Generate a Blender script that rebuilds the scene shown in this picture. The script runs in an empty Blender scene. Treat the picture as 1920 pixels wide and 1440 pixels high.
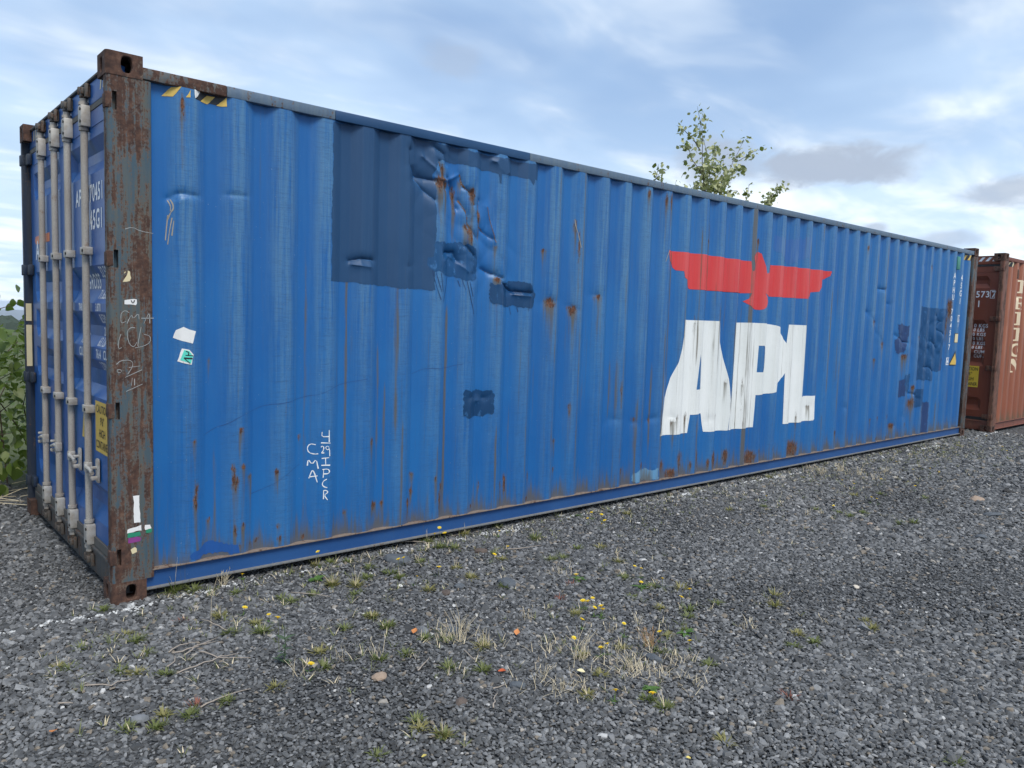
# Blue shipping container on a gravel yard -- procedural Blender scene
import bpy, bmesh, math, random
import numpy as np
from mathutils import Vector, Matrix
from mathutils.geometry import tessellate_polygon

random.seed(7)
RNG = np.random.default_rng(11)
scene = bpy.context.scene
COL = scene.collection

# ------------------------------------------------------------------ camera
cam_data = bpy.data.cameras.new('camera')
cam = bpy.data.objects.new('camera', cam_data)
COL.objects.link(cam)
cam.location = (-1.0701, -4.4326, 1.6040)
cam.rotation_euler = (math.radians(85.1883), math.radians(-1.8437), math.radians(-40.9104))
cam_data.sensor_width = 36.0
cam_data.lens = 1458.35 / 1920 * 36.0
cam_data.clip_start = 0.05
cam_data.clip_end = 20000
scene.camera = cam
scene.cycles.max_bounces = 6
scene.cycles.diffuse_bounces = 3
scene.cycles.glossy_bounces = 2

# ------------------------------------------------------------------ light
SUN_AZ = (-0.10, -0.80)      # the soft light comes from behind the camera, a little to the left
SUN_EL = math.radians(56)
scene.view_settings.view_transform = 'Standard'
scene.view_settings.look = 'None'
scene.view_settings.gamma = 1.0
scene.view_settings.use_curve_mapping = False
scene.view_settings.exposure = 1.12

sun_data = bpy.data.lights.new('sun', 'SUN')
sun_data.energy = 1.5
sun_data.angle = math.radians(24)
sun_data.color = (1.0, 0.965, 0.91)
sun = bpy.data.objects.new('sun', sun_data)
COL.objects.link(sun)
_d = Vector((SUN_AZ[0], SUN_AZ[1], 0)).normalized() * math.cos(SUN_EL) + Vector((0, 0, math.sin(SUN_EL)))
sun.rotation_euler = _d.to_track_quat('Z', 'Y').to_euler()
sun.location = (0, -8, 12)


class NT:
    """small helper round a node tree"""
    def __init__(self, tree):
        self.t = tree; self.n = tree.nodes; self.l = tree.links
    def add(self, kind, **kw):
        nd = self.n.new(kind)
        for k, v in kw.items(): setattr(nd, k, v)
        return nd
    def put(self, sock, v):
        if v is None: return
        if isinstance(v, bpy.types.NodeSocket): self.l.new(v, sock)
        elif hasattr(sock, 'default_value'):
            dv = sock.default_value
            if hasattr(dv, '__len__'):
                if isinstance(v, (int, float)): v = (v,) * len(dv)
                v = tuple(v)
                if len(dv) == 4 and len(v) == 3: v = v + (1.0,)
                sock.default_value = v
            else: sock.default_value = v
    def math(self, op, a, b=None, c=None, clamp=False):
        nd = self.add('ShaderNodeMath', operation=op); nd.use_clamp = clamp
        for i, v in enumerate((a, b, c)): self.put(nd.inputs[i], v)
        return nd.outputs[0]
    def vmath(self, op, a, b=None, out=0):
        nd = self.add('ShaderNodeVectorMath', operation=op)
        self.put(nd.inputs[0], a); self.put(nd.inputs[1], b)
        return nd.outputs[out]
    def dot(self, a, b):
        nd = self.add('ShaderNodeVectorMath', operation='DOT_PRODUCT')
        self.put(nd.inputs[0], a); self.put(nd.inputs[1], b)
        return nd.outputs['Value']
    def scale(self, v, s): return self.vmath('MULTIPLY', v, s)
    def noise(self, vec, scale=5, detail=4, rough=.55, dist=0.0, color=False):
        nd = self.add('ShaderNodeTexNoise')
        self.put(nd.inputs['Vector'], vec); nd.inputs['Scale'].default_value = scale
        nd.inputs['Detail'].default_value = detail; nd.inputs['Roughness'].default_value = rough
        nd.inputs['Distortion'].default_value = dist
        return nd.outputs['Color' if color else 0]
    def voronoi(self, vec, scale=5, feature='F1', out='Distance', rand=1.0):
        nd = self.add('ShaderNodeTexVoronoi', feature=feature)
        self.put(nd.inputs['Vector'], vec); nd.inputs['Scale'].default_value = scale
        if 'Randomness' in nd.inputs: nd.inputs['Randomness'].default_value = rand
        return nd.outputs[out]
    def ss(self, v, lo, hi, a=0.0, b=1.0):
        nd = self.add('ShaderNodeMapRange', interpolation_type='SMOOTHSTEP')
        self.put(nd.inputs[0], v); self.put(nd.inputs[1], lo); self.put(nd.inputs[2], hi)
        self.put(nd.inputs[3], a); self.put(nd.inputs[4], b)
        return nd.outputs[0]
    def mix(self, f, a, b, mode='MIX'):
        nd = self.add('ShaderNodeMix', data_type='RGBA', blend_type=mode)
        self.put(nd.inputs[0], f); self.put(nd.inputs[6], a); self.put(nd.inputs[7], b)
        return nd.outputs[2]
    def ramp(self, f, stops):
        nd = self.add('ShaderNodeValToRGB'); self.put(nd.inputs[0], f)
        el = nd.color_ramp.elements
        while len(el) < len(stops): el.new(0.5)
        for e, (p, c) in zip(el, stops): e.position = p; e.color = tuple(c) + (1.0,)
        return nd.outputs[0]
    def attr(self, name, kind='GEOMETRY', out='Fac'):
        nd = self.add('ShaderNodeAttribute', attribute_name=name, attribute_type=kind)
        return nd.outputs[out]
    def objco(self):
        return self.add('ShaderNodeTexCoord').outputs['Object']
    def geo(self, out='Position'):
        return self.add('ShaderNodeNewGeometry').outputs[out]
    def bump(self, h, strength=.3, dist=.01, normal=None):
        nd = self.add('ShaderNodeBump'); self.put(nd.inputs['Height'], h)
        nd.inputs['Strength'].default_value = strength; nd.inputs['Distance'].default_value = dist
        if normal is not None: self.put(nd.inputs['Normal'], normal)
        return nd.outputs[0]


# sky: Nishita blue seen through layers of cloud that lie in a plane high above
world = bpy.data.worlds.new('World'); scene.world = world; world.use_nodes = True
def build_world():
    w = NT(world.node_tree); w.n.clear()
    out = w.add('ShaderNodeOutputWorld'); bg = w.add('ShaderNodeBackground')
    w.l.new(bg.outputs[0], out.inputs[0])
    sky = w.add('ShaderNodeTexSky'); sky.sky_type = 'NISHITA'; sky.sun_disc = False
    sky.sun_elevation = SUN_EL
    sky.sun_rotation = math.atan2(SUN_AZ[0], SUN_AZ[1])
    sky.air_density = 1.0; sky.dust_density = 1.2; sky.ozone_density = 1.2
    d = w.add('ShaderNodeTexCoord').outputs['Generated']
    sep = w.add('ShaderNodeSeparateXYZ'); w.put(sep.inputs[0], d)
    z = w.math('MAXIMUM', sep.outputs[2], 0.0)
    den = w.math('ADD', z, 0.16)
    comb = w.add('ShaderNodeCombineXYZ')
    w.put(comb.inputs[0], w.math('DIVIDE', sep.outputs[0], den))
    w.put(comb.inputs[1], w.math('DIVIDE', sep.outputs[1], den))
    p = comb.outputs[0]
    p1 = w.vmath('ADD', p, (3.1, 7.4, 0.0))
    fine = w.noise(w.scale(w.vmath('ADD', p, (11.3, 2.2, 1.0)), (1.0, 1.6, 1.0)), 1.7, 4, .55, .35)
    body = w.noise(p1, .62, 4, .55, .3)
    veil = w.ss(body, .36, .62)                                          # broad thin veil
    wisps = w.ss(fine, .52, .72)
    low = w.ss(z, .34, .03)                                               # more cloud in the line of sight towards the horizon
    cov = w.math('ADD', w.math('MULTIPLY', veil, .62), w.math('MULTIPLY', wisps, .20), clamp=True)
    cov = w.math('ADD', cov, w.math('MULTIPLY', low, .74), clamp=True)
    blue = w.mix(.55, w.scale(sky.outputs[0], SKY_GAIN), (.32, .48, .75))
    white = w.mix(w.ss(fine, .40, .66), (.50, .64, .82), (.78, .85, .91))
    col = w.mix(cov, blue, white)
    # separate small grey clouds, each standing in its own direction
    nz = w.noise(w.scale(d, (9, 9, 16)), 2.0, 5, .6, .3, color=True)
    nz = w.vmath('SUBTRACT', nz, (.5, .5, .5))
    for (dx, dy, dz), sx, sy, amt in GREY_CLOUDS:
        c = Vector((dx, dy, dz)).normalized()
        r = c.cross(Vector((0, 0, 1))).normalized(); u = r.cross(c)
        q = w.vmath('SUBTRACT', d, tuple(c))
        q = w.vmath('ADD', q, w.scale(nz, (sx * 1.1, sx * 1.1, sy * 1.6)))
        a = w.math('DIVIDE', w.dot(q, tuple(r)), sx); b = w.math('DIVIDE', w.dot(q, tuple(u)), sy)
        rr = w.math('SQRT', w.math('ADD', w.math('MULTIPLY', a, a), w.math('MULTIPLY', b, b)))
        m = w.math('MULTIPLY', w.ss(rr, 1.0, .35), amt)
        col = w.mix(m, col, (.34, .40, .50))
    w.put(bg.inputs[0], col); bg.inputs[1].default_value = WORLD_STRENGTH
SKY_GAIN = .085
WORLD_STRENGTH = 0.64
GREY_CLOUDS = [((.872, .453, .187), .125, .030, .95), ((.80, .56, .195), .06, .034, .85), ((.945, .297, .150), .055, .020, .8),
               ((.56, .772, .301), .045, .030, .40), ((.934, .343, .102), .07, .012, .6), ((.90, .41, .116), .018, .008, .7), ((.97, .24, .165), .05, .02, .5)]
build_world()

# ------------------------------------------------------------------ outlines measured in metres (x along the side, z up; or x, y on the ground)
EAGLE = [(4.631,2.263),(5.15,2.268),(5.669,2.263),(5.961,2.261),(5.984,2.173),(6.02,2.16),(6.052,2.212),(6.025,2.274),(6.01,2.307),(6.046,2.351),(6.137,2.369),(6.188,2.357),(6.228,2.264),(6.273,2.155),(6.313,2.169),(6.322,2.25),(6.863,2.262),(7.646,2.266),(7.628,2.212),(7.549,2.171),(7.467,2.161),(7.435,2.077),(7.389,2.022),(7.25,2.006),(7.238,1.962),(7.201,1.931),(6.395,1.923),(6.309,1.932),(6.262,1.956),(6.299,1.919),(6.323,1.858),(6.299,1.808),(6.259,1.788),(6.207,1.776),(6.141,1.779),(6.097,1.789),(6.038,1.792),(6.007,1.811),(5.957,1.825),(5.898,1.853),(5.957,1.88),(6.014,1.941),(5.839,1.933),(5.435,1.933),(5.008,1.933),(4.964,1.949),(4.938,1.972),(4.925,2.014),(4.88,2.036),(4.866,2.09),(4.782,2.095),(4.734,2.116),(4.712,2.161),(4.672,2.175),(4.64,2.215)]
LETTER_A = [(4.918,1.643),(5.475,1.644),(5.52,1.507),(5.566,1.384),(5.616,1.275),(5.665,1.134),(5.711,0.992),(5.742,0.849),(5.744,0.737),(5.716,0.547),(5.34,0.556),(5.286,0.741),(5.09,0.74),(5.071,0.564),(4.62,0.57),(4.65,0.71),(4.685,0.853),(4.731,0.995),(4.79,1.131),(4.85,1.253),(4.892,1.377),(4.909,1.486)]
LETTER_A_HOLE = [(5.189,1.324),(5.149,0.98),(5.239,0.982)]
LETTER_P = [(5.753,1.634),(6.011,1.64),(6.305,1.639),(6.459,1.629),(6.586,1.61),(6.639,1.56),(6.709,1.502),(6.766,1.435),(6.808,1.35),(6.82,1.247),(6.799,1.153),(6.745,1.06),(6.671,1.003),(6.599,0.942),(6.591,0.904),(6.479,0.891),(6.213,0.885),(6.21,0.72),(6.204,0.544),(5.727,0.548),(5.749,0.832),(5.756,1.243)]
LETTER_P_HOLE = [(6.217,1.404),(6.307,1.404),(6.339,1.326),(6.348,1.252),(6.307,1.124),(6.211,1.126)]
LETTER_L = [(6.784,1.635),(7.148,1.634),(7.143,1.235),(7.138,0.832),(7.501,0.83),(7.516,0.547),(7.106,0.54),(6.779,0.543),(6.771,0.974),(6.768,1.418)]
PATCHES = [('slate',[(1.282,2.774),(1.279,2.339),(1.277,1.802),(1.555,1.796),(1.805,1.782),(2.067,1.784),(2.065,1.996),(2.065,2.218),(2.061,2.482),(2.035,2.566),(2.073,2.637),(2.075,2.668),(2.127,2.673),(2.268,2.667),(2.413,2.666),(2.564,2.654),(2.603,2.647),(2.621,2.586),(2.632,2.581),(2.633,2.652),(2.783,2.661),(2.906,2.655),(2.95,2.612),(2.968,2.657),(3.007,2.657),(3.01,2.769),(2.424,2.77),(1.857,2.785),(1.328,2.782)]),('navy',[(2.061,2.118),(2.151,2.121),(2.257,2.119),(2.351,2.127),(2.426,2.098),(2.448,2.024),(2.441,1.896),(2.397,1.858),(2.294,1.87),(2.207,1.893),(2.067,1.918),(2.023,1.926),(2.021,1.993),(2.051,2.012)]),('ink',[(2.572,1.856),(2.69,1.85),(2.76,1.888),(2.95,1.876),(3.039,1.799),(3.026,1.717),(2.976,1.69),(2.776,1.696),(2.577,1.713)]),('ink',[(2.354,1.074),(2.47,1.073),(2.597,1.06),(2.63,1.025),(2.625,0.892),(2.562,0.873),(2.347,0.883),(2.339,1.005)]),('purple',[(9.551,1.7),(9.888,1.678),(9.873,1.469),(9.822,1.315),(9.567,1.316),(9.52,1.445),(9.595,1.532)]),('navy',[(10.295,1.948),(10.52,1.94),(11.225,1.952),(11.192,1.666),(11.124,1.546),(11.097,1.38),(10.985,1.038),(10.808,1.041),(10.804,0.912),(10.292,0.926),(10.239,1.064),(10.255,1.516),(10.289,1.831)]),('purple',[(11.094,1.546),(11.166,1.523),(11.172,1.07),(10.985,1.038),(10.826,1.099),(10.936,1.286)]),('navy',[(9.864,1.016),(10.096,1.022),(10.095,0.819),(10.051,0.764),(9.886,0.804)]),('purple',[(9.733,0.942),(9.866,0.949),(9.895,0.719),(9.756,0.716)]),('navy',[(10.207,0.793),(10.519,0.809),(10.52,0.596),(10.419,0.536),(10.234,0.552)]),('purple',[(10.546,0.606),(10.73,0.598),(10.746,0.148),(10.504,0.166)]),('pale',[(4.263,0.262),(4.384,0.281),(4.615,0.27),(4.623,0.168),(4.269,0.172)]),('deep',[(0.421,0.19),(0.446,0.229),(0.49,0.245),(0.541,0.249),(0.592,0.245),(0.698,0.209),(0.698,0.179),(0.645,0.171),(0.579,0.18),(0.503,0.18),(0.465,0.167)])]
DRIPS = [[(2.044,1.917),(2.07,1.829),(2.121,1.719)],[(2.074,1.907),(2.097,1.842),(2.126,1.775)],[(2.116,1.904),(2.147,1.776)],[(2.193,1.892),(2.181,1.812),(2.152,1.708)],[(2.28,1.863),(2.296,1.818)],[(2.309,1.865),(2.333,1.797)],[(2.346,1.855),(2.379,1.741),(2.42,1.625)],[(2.368,1.856),(2.401,1.753)],[(2.776,1.696),(2.795,1.635)],[(2.842,1.692),(2.852,1.655)],[(2.942,1.695),(2.946,1.664)]]
CHALK = [[(1.225,0.854),(1.223,0.823),(1.274,0.821)],[(1.274,0.862),(1.275,0.785)],[(1.218,0.785),(1.285,0.778)],[(1.218,0.757),(1.228,0.765),(1.239,0.755),(1.234,0.732),(1.219,0.719),(1.241,0.719)],[(1.275,0.752),(1.259,0.763),(1.249,0.749),(1.265,0.734),(1.277,0.747),(1.28,0.694)],[(1.224,0.685),(1.276,0.685)],[(1.25,0.686),(1.253,0.639)],[(1.222,0.641),(1.284,0.636)],[(1.239,0.612),(1.236,0.56)],[(1.23,0.613),(1.266,0.614),(1.282,0.598),(1.272,0.582),(1.239,0.584)],[(1.262,0.548),(1.24,0.54),(1.229,0.523),(1.237,0.503),(1.266,0.492)],[(1.24,0.478),(1.24,0.421)],[(1.237,0.477),(1.263,0.475),(1.271,0.46),(1.243,0.447),(1.269,0.412)],[(1.188,0.774),(1.157,0.781),(1.141,0.754),(1.151,0.723),(1.183,0.714),(1.202,0.716)],[(1.144,0.641),(1.148,0.683),(1.169,0.648),(1.192,0.683),(1.203,0.621)],[(1.153,0.56),(1.169,0.61),(1.179,0.607),(1.199,0.533)],[(1.153,0.569),(1.2,0.575)]]
SCRATCH = [[(0.502,0.881),(0.565,0.92),(0.63,0.941),(0.708,0.985),(0.771,1.003),(0.871,1.042),(1.003,1.05),(1.129,1.081),(1.209,1.091),(1.332,1.139),(1.459,1.168),(1.547,1.181)],[(1.909,1.203),(2.031,1.246),(2.171,1.234),(2.328,1.268)],[(0.782,0.507),(0.874,0.532),(0.997,0.61),(1.094,0.655)]]
GOUGE = [[(0.322,2.188),(0.333,2.161),(0.335,2.138),(0.32,2.112),(0.31,2.08)],[(0.31,2.182),(0.323,2.152),(0.321,2.124)],[(0.329,2.09),(0.317,2.017),(0.309,1.945)],[(0.31,2.103),(0.298,1.967)],[(0.337,2.075),(0.328,1.994)],[(3.421,2.41),(3.432,2.344),(3.471,2.248),(3.494,2.191)],[(4.637,2.266),(4.59,2.159)]]
STICKERS = [('white',[(0.346,1.479),(0.382,1.501),(0.413,1.488),(0.45,1.476),(0.432,1.407),(0.332,1.438)]),('white',[(0.372,1.38),(0.413,1.372),(0.437,1.345),(0.425,1.288),(0.351,1.309)]),('mint',[(0.384,1.371),(0.411,1.366),(0.433,1.336),(0.422,1.295),(0.363,1.316)])]
AV = [[(0.393,1.366),(0.411,1.358),(0.405,1.34)],[(0.391,1.343),(0.433,1.34)],[(0.383,1.327),(0.417,1.297)],[(0.383,1.327),(0.429,1.324)]]
TAPE_BLACK = [[(0.452,2.78),(0.476,2.785),(0.625,2.785),(0.625,2.735),(0.452,2.74)]]
TAPE_YELLOW = [[(0.28,2.727),(0.328,2.781),(0.374,2.788),(0.335,2.734)],[(0.395,2.738),(0.423,2.783),(0.421,2.739)],[(0.48,2.736),(0.522,2.779),(0.567,2.78),(0.524,2.732)],[(0.573,2.734),(0.624,2.784),(0.625,2.736)]]
TAPE_WHITE = [[(0.442,2.787),(0.458,2.792),(0.476,2.783),(0.458,2.752),(0.444,2.742)]]
POST_WHITE = [[(0.112,0.586),(0.144,0.586),(0.149,0.435),(0.118,0.437)],[(0.083,0.406),(0.153,0.421),(0.154,0.389),(0.083,0.385)],[(0.171,0.414),(0.195,0.414),(0.205,0.395),(0.175,0.39)],[(0.079,1.635),(0.139,1.641),(0.14,1.619),(0.135,1.613),(0.077,1.614)]]
POST_GREEN = [[(0.084,0.382),(0.148,0.387),(0.15,0.363),(0.084,0.36)],[(0.175,0.388),(0.205,0.393),(0.206,0.372),(0.177,0.37)]]
POST_PURPLE = [[(0.087,0.355),(0.129,0.36),(0.152,0.349),(0.146,0.333),(0.088,0.33)]]
POST_CREAM = [[(0.073,1.729),(0.084,1.754),(0.09,1.766),(0.098,1.792),(0.108,1.785),(0.113,1.751),(0.106,1.736)],[(0.075,1.774),(0.08,1.782),(0.088,1.784),(0.088,1.779)],[(0.1,0.29),(0.121,0.304),(0.13,0.293),(0.129,0.276),(0.108,0.267)]]
POST_CHALK = [[(0.102,1.569),(0.082,1.582),(0.063,1.568),(0.06,1.54),(0.062,1.512),(0.086,1.524)],[(0.091,1.512),(0.102,1.541),(0.115,1.56),(0.119,1.536),(0.148,1.57),(0.15,1.537)],[(0.174,1.514),(0.19,1.552),(0.203,1.574),(0.204,1.515)],[(0.161,1.542),(0.224,1.544)],[(0.13,1.49),(0.112,1.494),(0.091,1.475),(0.092,1.438),(0.103,1.4),(0.124,1.388),(0.138,1.414)],[(0.16,1.495),(0.142,1.4),(0.146,1.391)],[(0.174,1.457),(0.207,1.448),(0.207,1.415),(0.173,1.393),(0.129,1.384)],[(0.06,1.456),(0.046,1.409),(0.048,1.377),(0.063,1.386)],[(0.037,1.297),(0.058,1.318),(0.102,1.32),(0.118,1.306),(0.115,1.282),(0.092,1.245)],[(0.079,1.228),(0.163,1.267)],[(0.097,1.28),(0.155,1.288)],[(0.041,1.269),(0.058,1.271),(0.062,1.255),(0.043,1.253),(0.041,1.267)],[(0.114,1.225),(0.109,1.183)],[(0.125,1.22),(0.125,1.184)],[(0.083,1.153),(0.165,1.19)],[(0.086,2.004),(0.12,2.018),(0.161,2.0),(0.224,1.994)]]
POST_V = [[(0.111,1.635),(0.12,1.617),(0.129,1.636)]]
RUST = [(2.097,2.531,0.055,0.049,1),(2.115,2.622,0.025,0.044,0.8),(2.146,2.51,0.021,0.033,1),(2.232,2.449,0.023,0.067,0.9),(2.279,2.545,0.021,0.02,0.7),(2.375,2.478,0.033,0.051,1),(2.363,2.214,0.029,0.057,1),(2.325,2.244,0.029,0.022,0.9),(2.455,2.327,0.015,0.069,0.8),(2.625,1.894,0.047,0.017,1),(3.181,1.742,0.054,0.038,1),(3.1,2.141,0.026,0.012,0.8),(2.6,2.125,0.019,0.015,0.7),(3.174,1.753,0.051,0.036,1),(3.436,1.696,0.049,0.038,1),(3.729,1.81,0.047,0.021,0.8),(3.472,2.239,0.019,0.117,0.8),(3.424,2.36,0.012,0.05,0.9),(3.438,0.905,0.015,0.043,0.8),(3.289,0.638,0.028,0.014,0.9),(3.293,0.404,0.024,0.017,0.8),(4.392,0.32,0.03,0.039,0.9),(4.057,1.04,0.014,0.092,0.7),(4.32,2.733,0.028,0.033,1),(4.566,2.708,0.018,0.055,1),(4.637,2.727,0.018,0.065,1),(4.26,0.751,0.029,0.019,0.6),(4.118,0.304,0.027,0.025,1),(4.397,0.321,0.028,0.031,1),(4.399,0.19,0.031,0.014,1),(4.686,0.302,0.053,0.047,1),(4.826,0.214,0.085,0.042,1),(4.952,0.329,0.061,0.091,1),(5.115,0.26,0.022,0.044,0.9),(5.235,0.325,0.033,0.083,1),(5.406,0.253,0.023,0.045,0.9),(5.516,0.287,0.067,0.079,1),(5.697,0.305,0.049,0.064,1),(6.16,0.239,0.129,0.066,1),(6.326,0.284,0.031,0.031,0.9),(5.797,0.284,0.02,0.046,0.7),(7.009,0.272,0.122,0.083,1),(6.622,0.286,0.032,0.025,1),(6.338,0.292,0.026,0.024,1),(7.991,0.359,0.033,0.035,0.9),(9.117,0.211,0.039,0.022,1),(9.398,0.197,0.034,0.03,1),(9.106,0.482,0.026,0.018,0.9),(8.966,0.461,0.019,0.017,0.9),(9.4,0.487,0.027,0.038,0.9),(9.576,0.342,0.042,0.038,1),(9.998,0.337,0.051,0.039,1),(8.845,0.232,0.038,0.072,0.6),(8.281,0.303,0.023,0.07,0.5),(7.469,0.168,0.052,0.02,0.8),(8.863,1.71,0.069,0.03,1),(9.14,1.433,0.086,0.038,1),(9.812,1.27,0.084,0.031,1),(10.242,1.538,0.044,0.018,0.9),(8.519,2.62,0.035,0.029,0.8),(10.135,0.635,0.098,0.057,0.9),(10.002,0.337,0.064,0.032,1),(9.564,0.343,0.061,0.036,1),(10.153,0.839,0.043,0.032,1),(10.505,2.506,0.056,0.036,0.7),(10.822,2.446,0.046,0.045,0.7),(11.254,2.0,0.062,0.118,1),(11.211,1.761,0.037,0.119,0.8),(8.961,1.234,0.037,0.021,0.8),(1.632,0.335,0.014,0.015,1),(1.616,0.307,0.01,0.023,0.9),(1.688,0.335,0.009,0.015,0.9),(1.894,0.316,0.018,0.028,1),(1.924,0.382,0.011,0.031,0.9),(1.891,0.245,0.011,0.047,0.6),(2.163,0.313,0.012,0.066,1),(2.175,0.392,0.005,0.033,0.8),(2.11,0.46,0.007,0.02,0.9),(2.784,0.363,0.009,0.069,0.9),(2.735,0.334,0.007,0.052,0.7),(2.526,0.35,0.004,0.05,0.6),(2.454,0.212,0.013,0.012,0.8),(3.01,0.195,0.019,0.009,1),(3.019,0.39,0.017,0.036,0.7),(2.729,0.214,0.009,0.026,0.7),(1.926,0.509,0.023,0.004,0.8),(0.674,0.609,0.025,0.04,1),(0.661,0.681,0.007,0.035,0.9),(0.723,0.688,0.017,0.013,0.9),(0.768,0.621,0.013,0.009,0.9),(0.93,0.631,0.007,0.023,0.9),(0.452,0.583,0.007,0.06,0.8),(0.448,0.523,0.011,0.034,0.9),(0.44,0.856,0.013,0.011,0.8),(0.71,0.904,0.011,0.009,1),(0.533,1.321,0.007,0.016,0.5),(1.087,0.833,0.005,0.015,0.7),(1.593,0.775,0.012,0.02,0.9),(1.613,0.332,0.009,0.03,0.9),(5.255,2.409,0.025,0.009,1),(6.119,2.478,0.029,0.039,1),(5.238,2.125,0.025,0.009,0.5),(6.083,2.191,0.029,0.01,0.4),(4.82,0.692,0.038,0.029,0.8),(4.869,0.733,0.014,0.037,0.9),(5.037,0.731,0.025,0.053,1),(5.032,0.641,0.015,0.045,0.8),(5.658,1.033,0.022,0.039,0.8),(5.511,0.722,0.021,0.009,0.9),(5.948,1.0,0.011,0.129,0.7),(5.986,0.627,0.017,0.065,0.8),(7.321,0.71,0.035,0.026,0.8),(7.056,0.613,0.014,0.089,0.8),(5.089,1.62,0.01,0.058,0.7),(4.494,0.727,0.013,0.007,1),(0.45,0.494,0.007,0.025,0.9),(0.673,0.314,0.007,0.027,0.9),(0.725,0.33,0.005,0.02,0.9),(0.786,0.205,0.014,0.018,0.7),(0.708,0.211,0.007,0.02,0.7),(0.948,0.219,0.005,0.017,1),(1.117,0.192,0.008,0.011,0.9),(0.94,0.301,0.006,0.014,0.8),(0.528,0.389,0.005,0.006,0.8),(1.412,0.314,0.007,0.018,0.8),(0.817,0.223,0.006,0.005,0.8),(0.379,2.711,0.005,0.054,0.9)]
DENTS = [(1.915,2.549,0.079,0.064,0.02),(2.033,2.631,0.061,0.065,0.014),(1.97,2.47,0.081,0.048,-0.006),(2.104,2.532,0.055,0.066,0.016),(2.232,2.46,0.049,0.089,0.014),(2.375,2.478,0.052,0.068,0.016),(2.654,2.725,0.094,0.052,-0.01),(2.354,2.247,0.066,0.057,0.016),(2.471,2.306,0.053,0.093,-0.006),(1.445,1.93,0.053,0.031,-0.006),(1.528,1.936,0.072,0.032,0.012),(1.853,1.937,0.045,0.033,0.012),(2.246,2.01,0.08,0.057,0.02),(2.352,2.087,0.059,0.041,-0.008),(2.392,2.009,0.042,0.029,0.012),(2.403,1.917,0.044,0.035,0.012),(2.739,1.804,0.073,0.042,0.016),(2.869,1.822,0.067,0.03,-0.008),(2.97,1.802,0.06,0.037,0.012),(2.561,1.926,0.078,0.041,0.014),(2.633,1.883,0.063,0.03,-0.008),(3.181,1.742,0.072,0.045,0.014),(2.181,2.731,0.084,0.055,-0.008),(2.07,2.735,0.055,0.043,0.012),(2.542,1.018,0.057,0.039,0.022),(2.487,0.998,0.056,0.038,-0.018),(2.417,1.023,0.035,0.038,0.016),(3.174,1.753,0.058,0.029,0.02),(3.436,1.704,0.053,0.03,0.02),(3.729,1.819,0.064,0.024,0.018),(3.98,0.759,0.096,0.041,0.018),(4.271,0.713,0.047,0.031,0.016),(4.506,0.727,0.054,0.031,0.016),(9.027,2.128,0.084,0.032,0.016),(9.271,1.951,0.087,0.033,0.016),(8.686,1.828,0.098,0.036,0.016),(8.864,1.7,0.083,0.033,0.018),(9.14,1.433,0.106,0.047,0.018),(9.639,1.532,0.112,0.065,0.02),(9.742,1.38,0.144,0.044,-0.016),(10.242,1.538,0.066,0.034,0.014),(10.765,1.751,0.146,0.138,0.02),(10.982,1.85,0.149,0.094,-0.016),(10.721,1.38,0.146,0.093,0.018),(10.987,1.521,0.15,0.094,-0.016),(10.651,1.148,0.174,0.093,0.018),(10.037,0.887,0.086,0.056,0.018),(10.346,0.671,0.112,0.057,0.016),(10.55,0.476,0.091,0.07,0.016),(9.591,0.33,0.082,0.049,0.018),(9.904,0.444,0.064,0.068,0.014),(10.226,2.509,0.065,0.026,0.014),(10.505,2.506,0.067,0.027,0.014),(4.81,0.729,0.071,0.037,0.016),(5.395,0.671,0.073,0.034,0.016),(7.328,0.706,0.079,0.037,0.014),(8.199,0.643,0.049,0.027,0.014),(4.546,0.738,0.05,0.026,0.014),(0.376,2.226,0.047,0.011,0.012),(0.376,2.19,0.055,0.023,-0.012),(0.662,2.25,0.043,0.008,0.006)]
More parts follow.
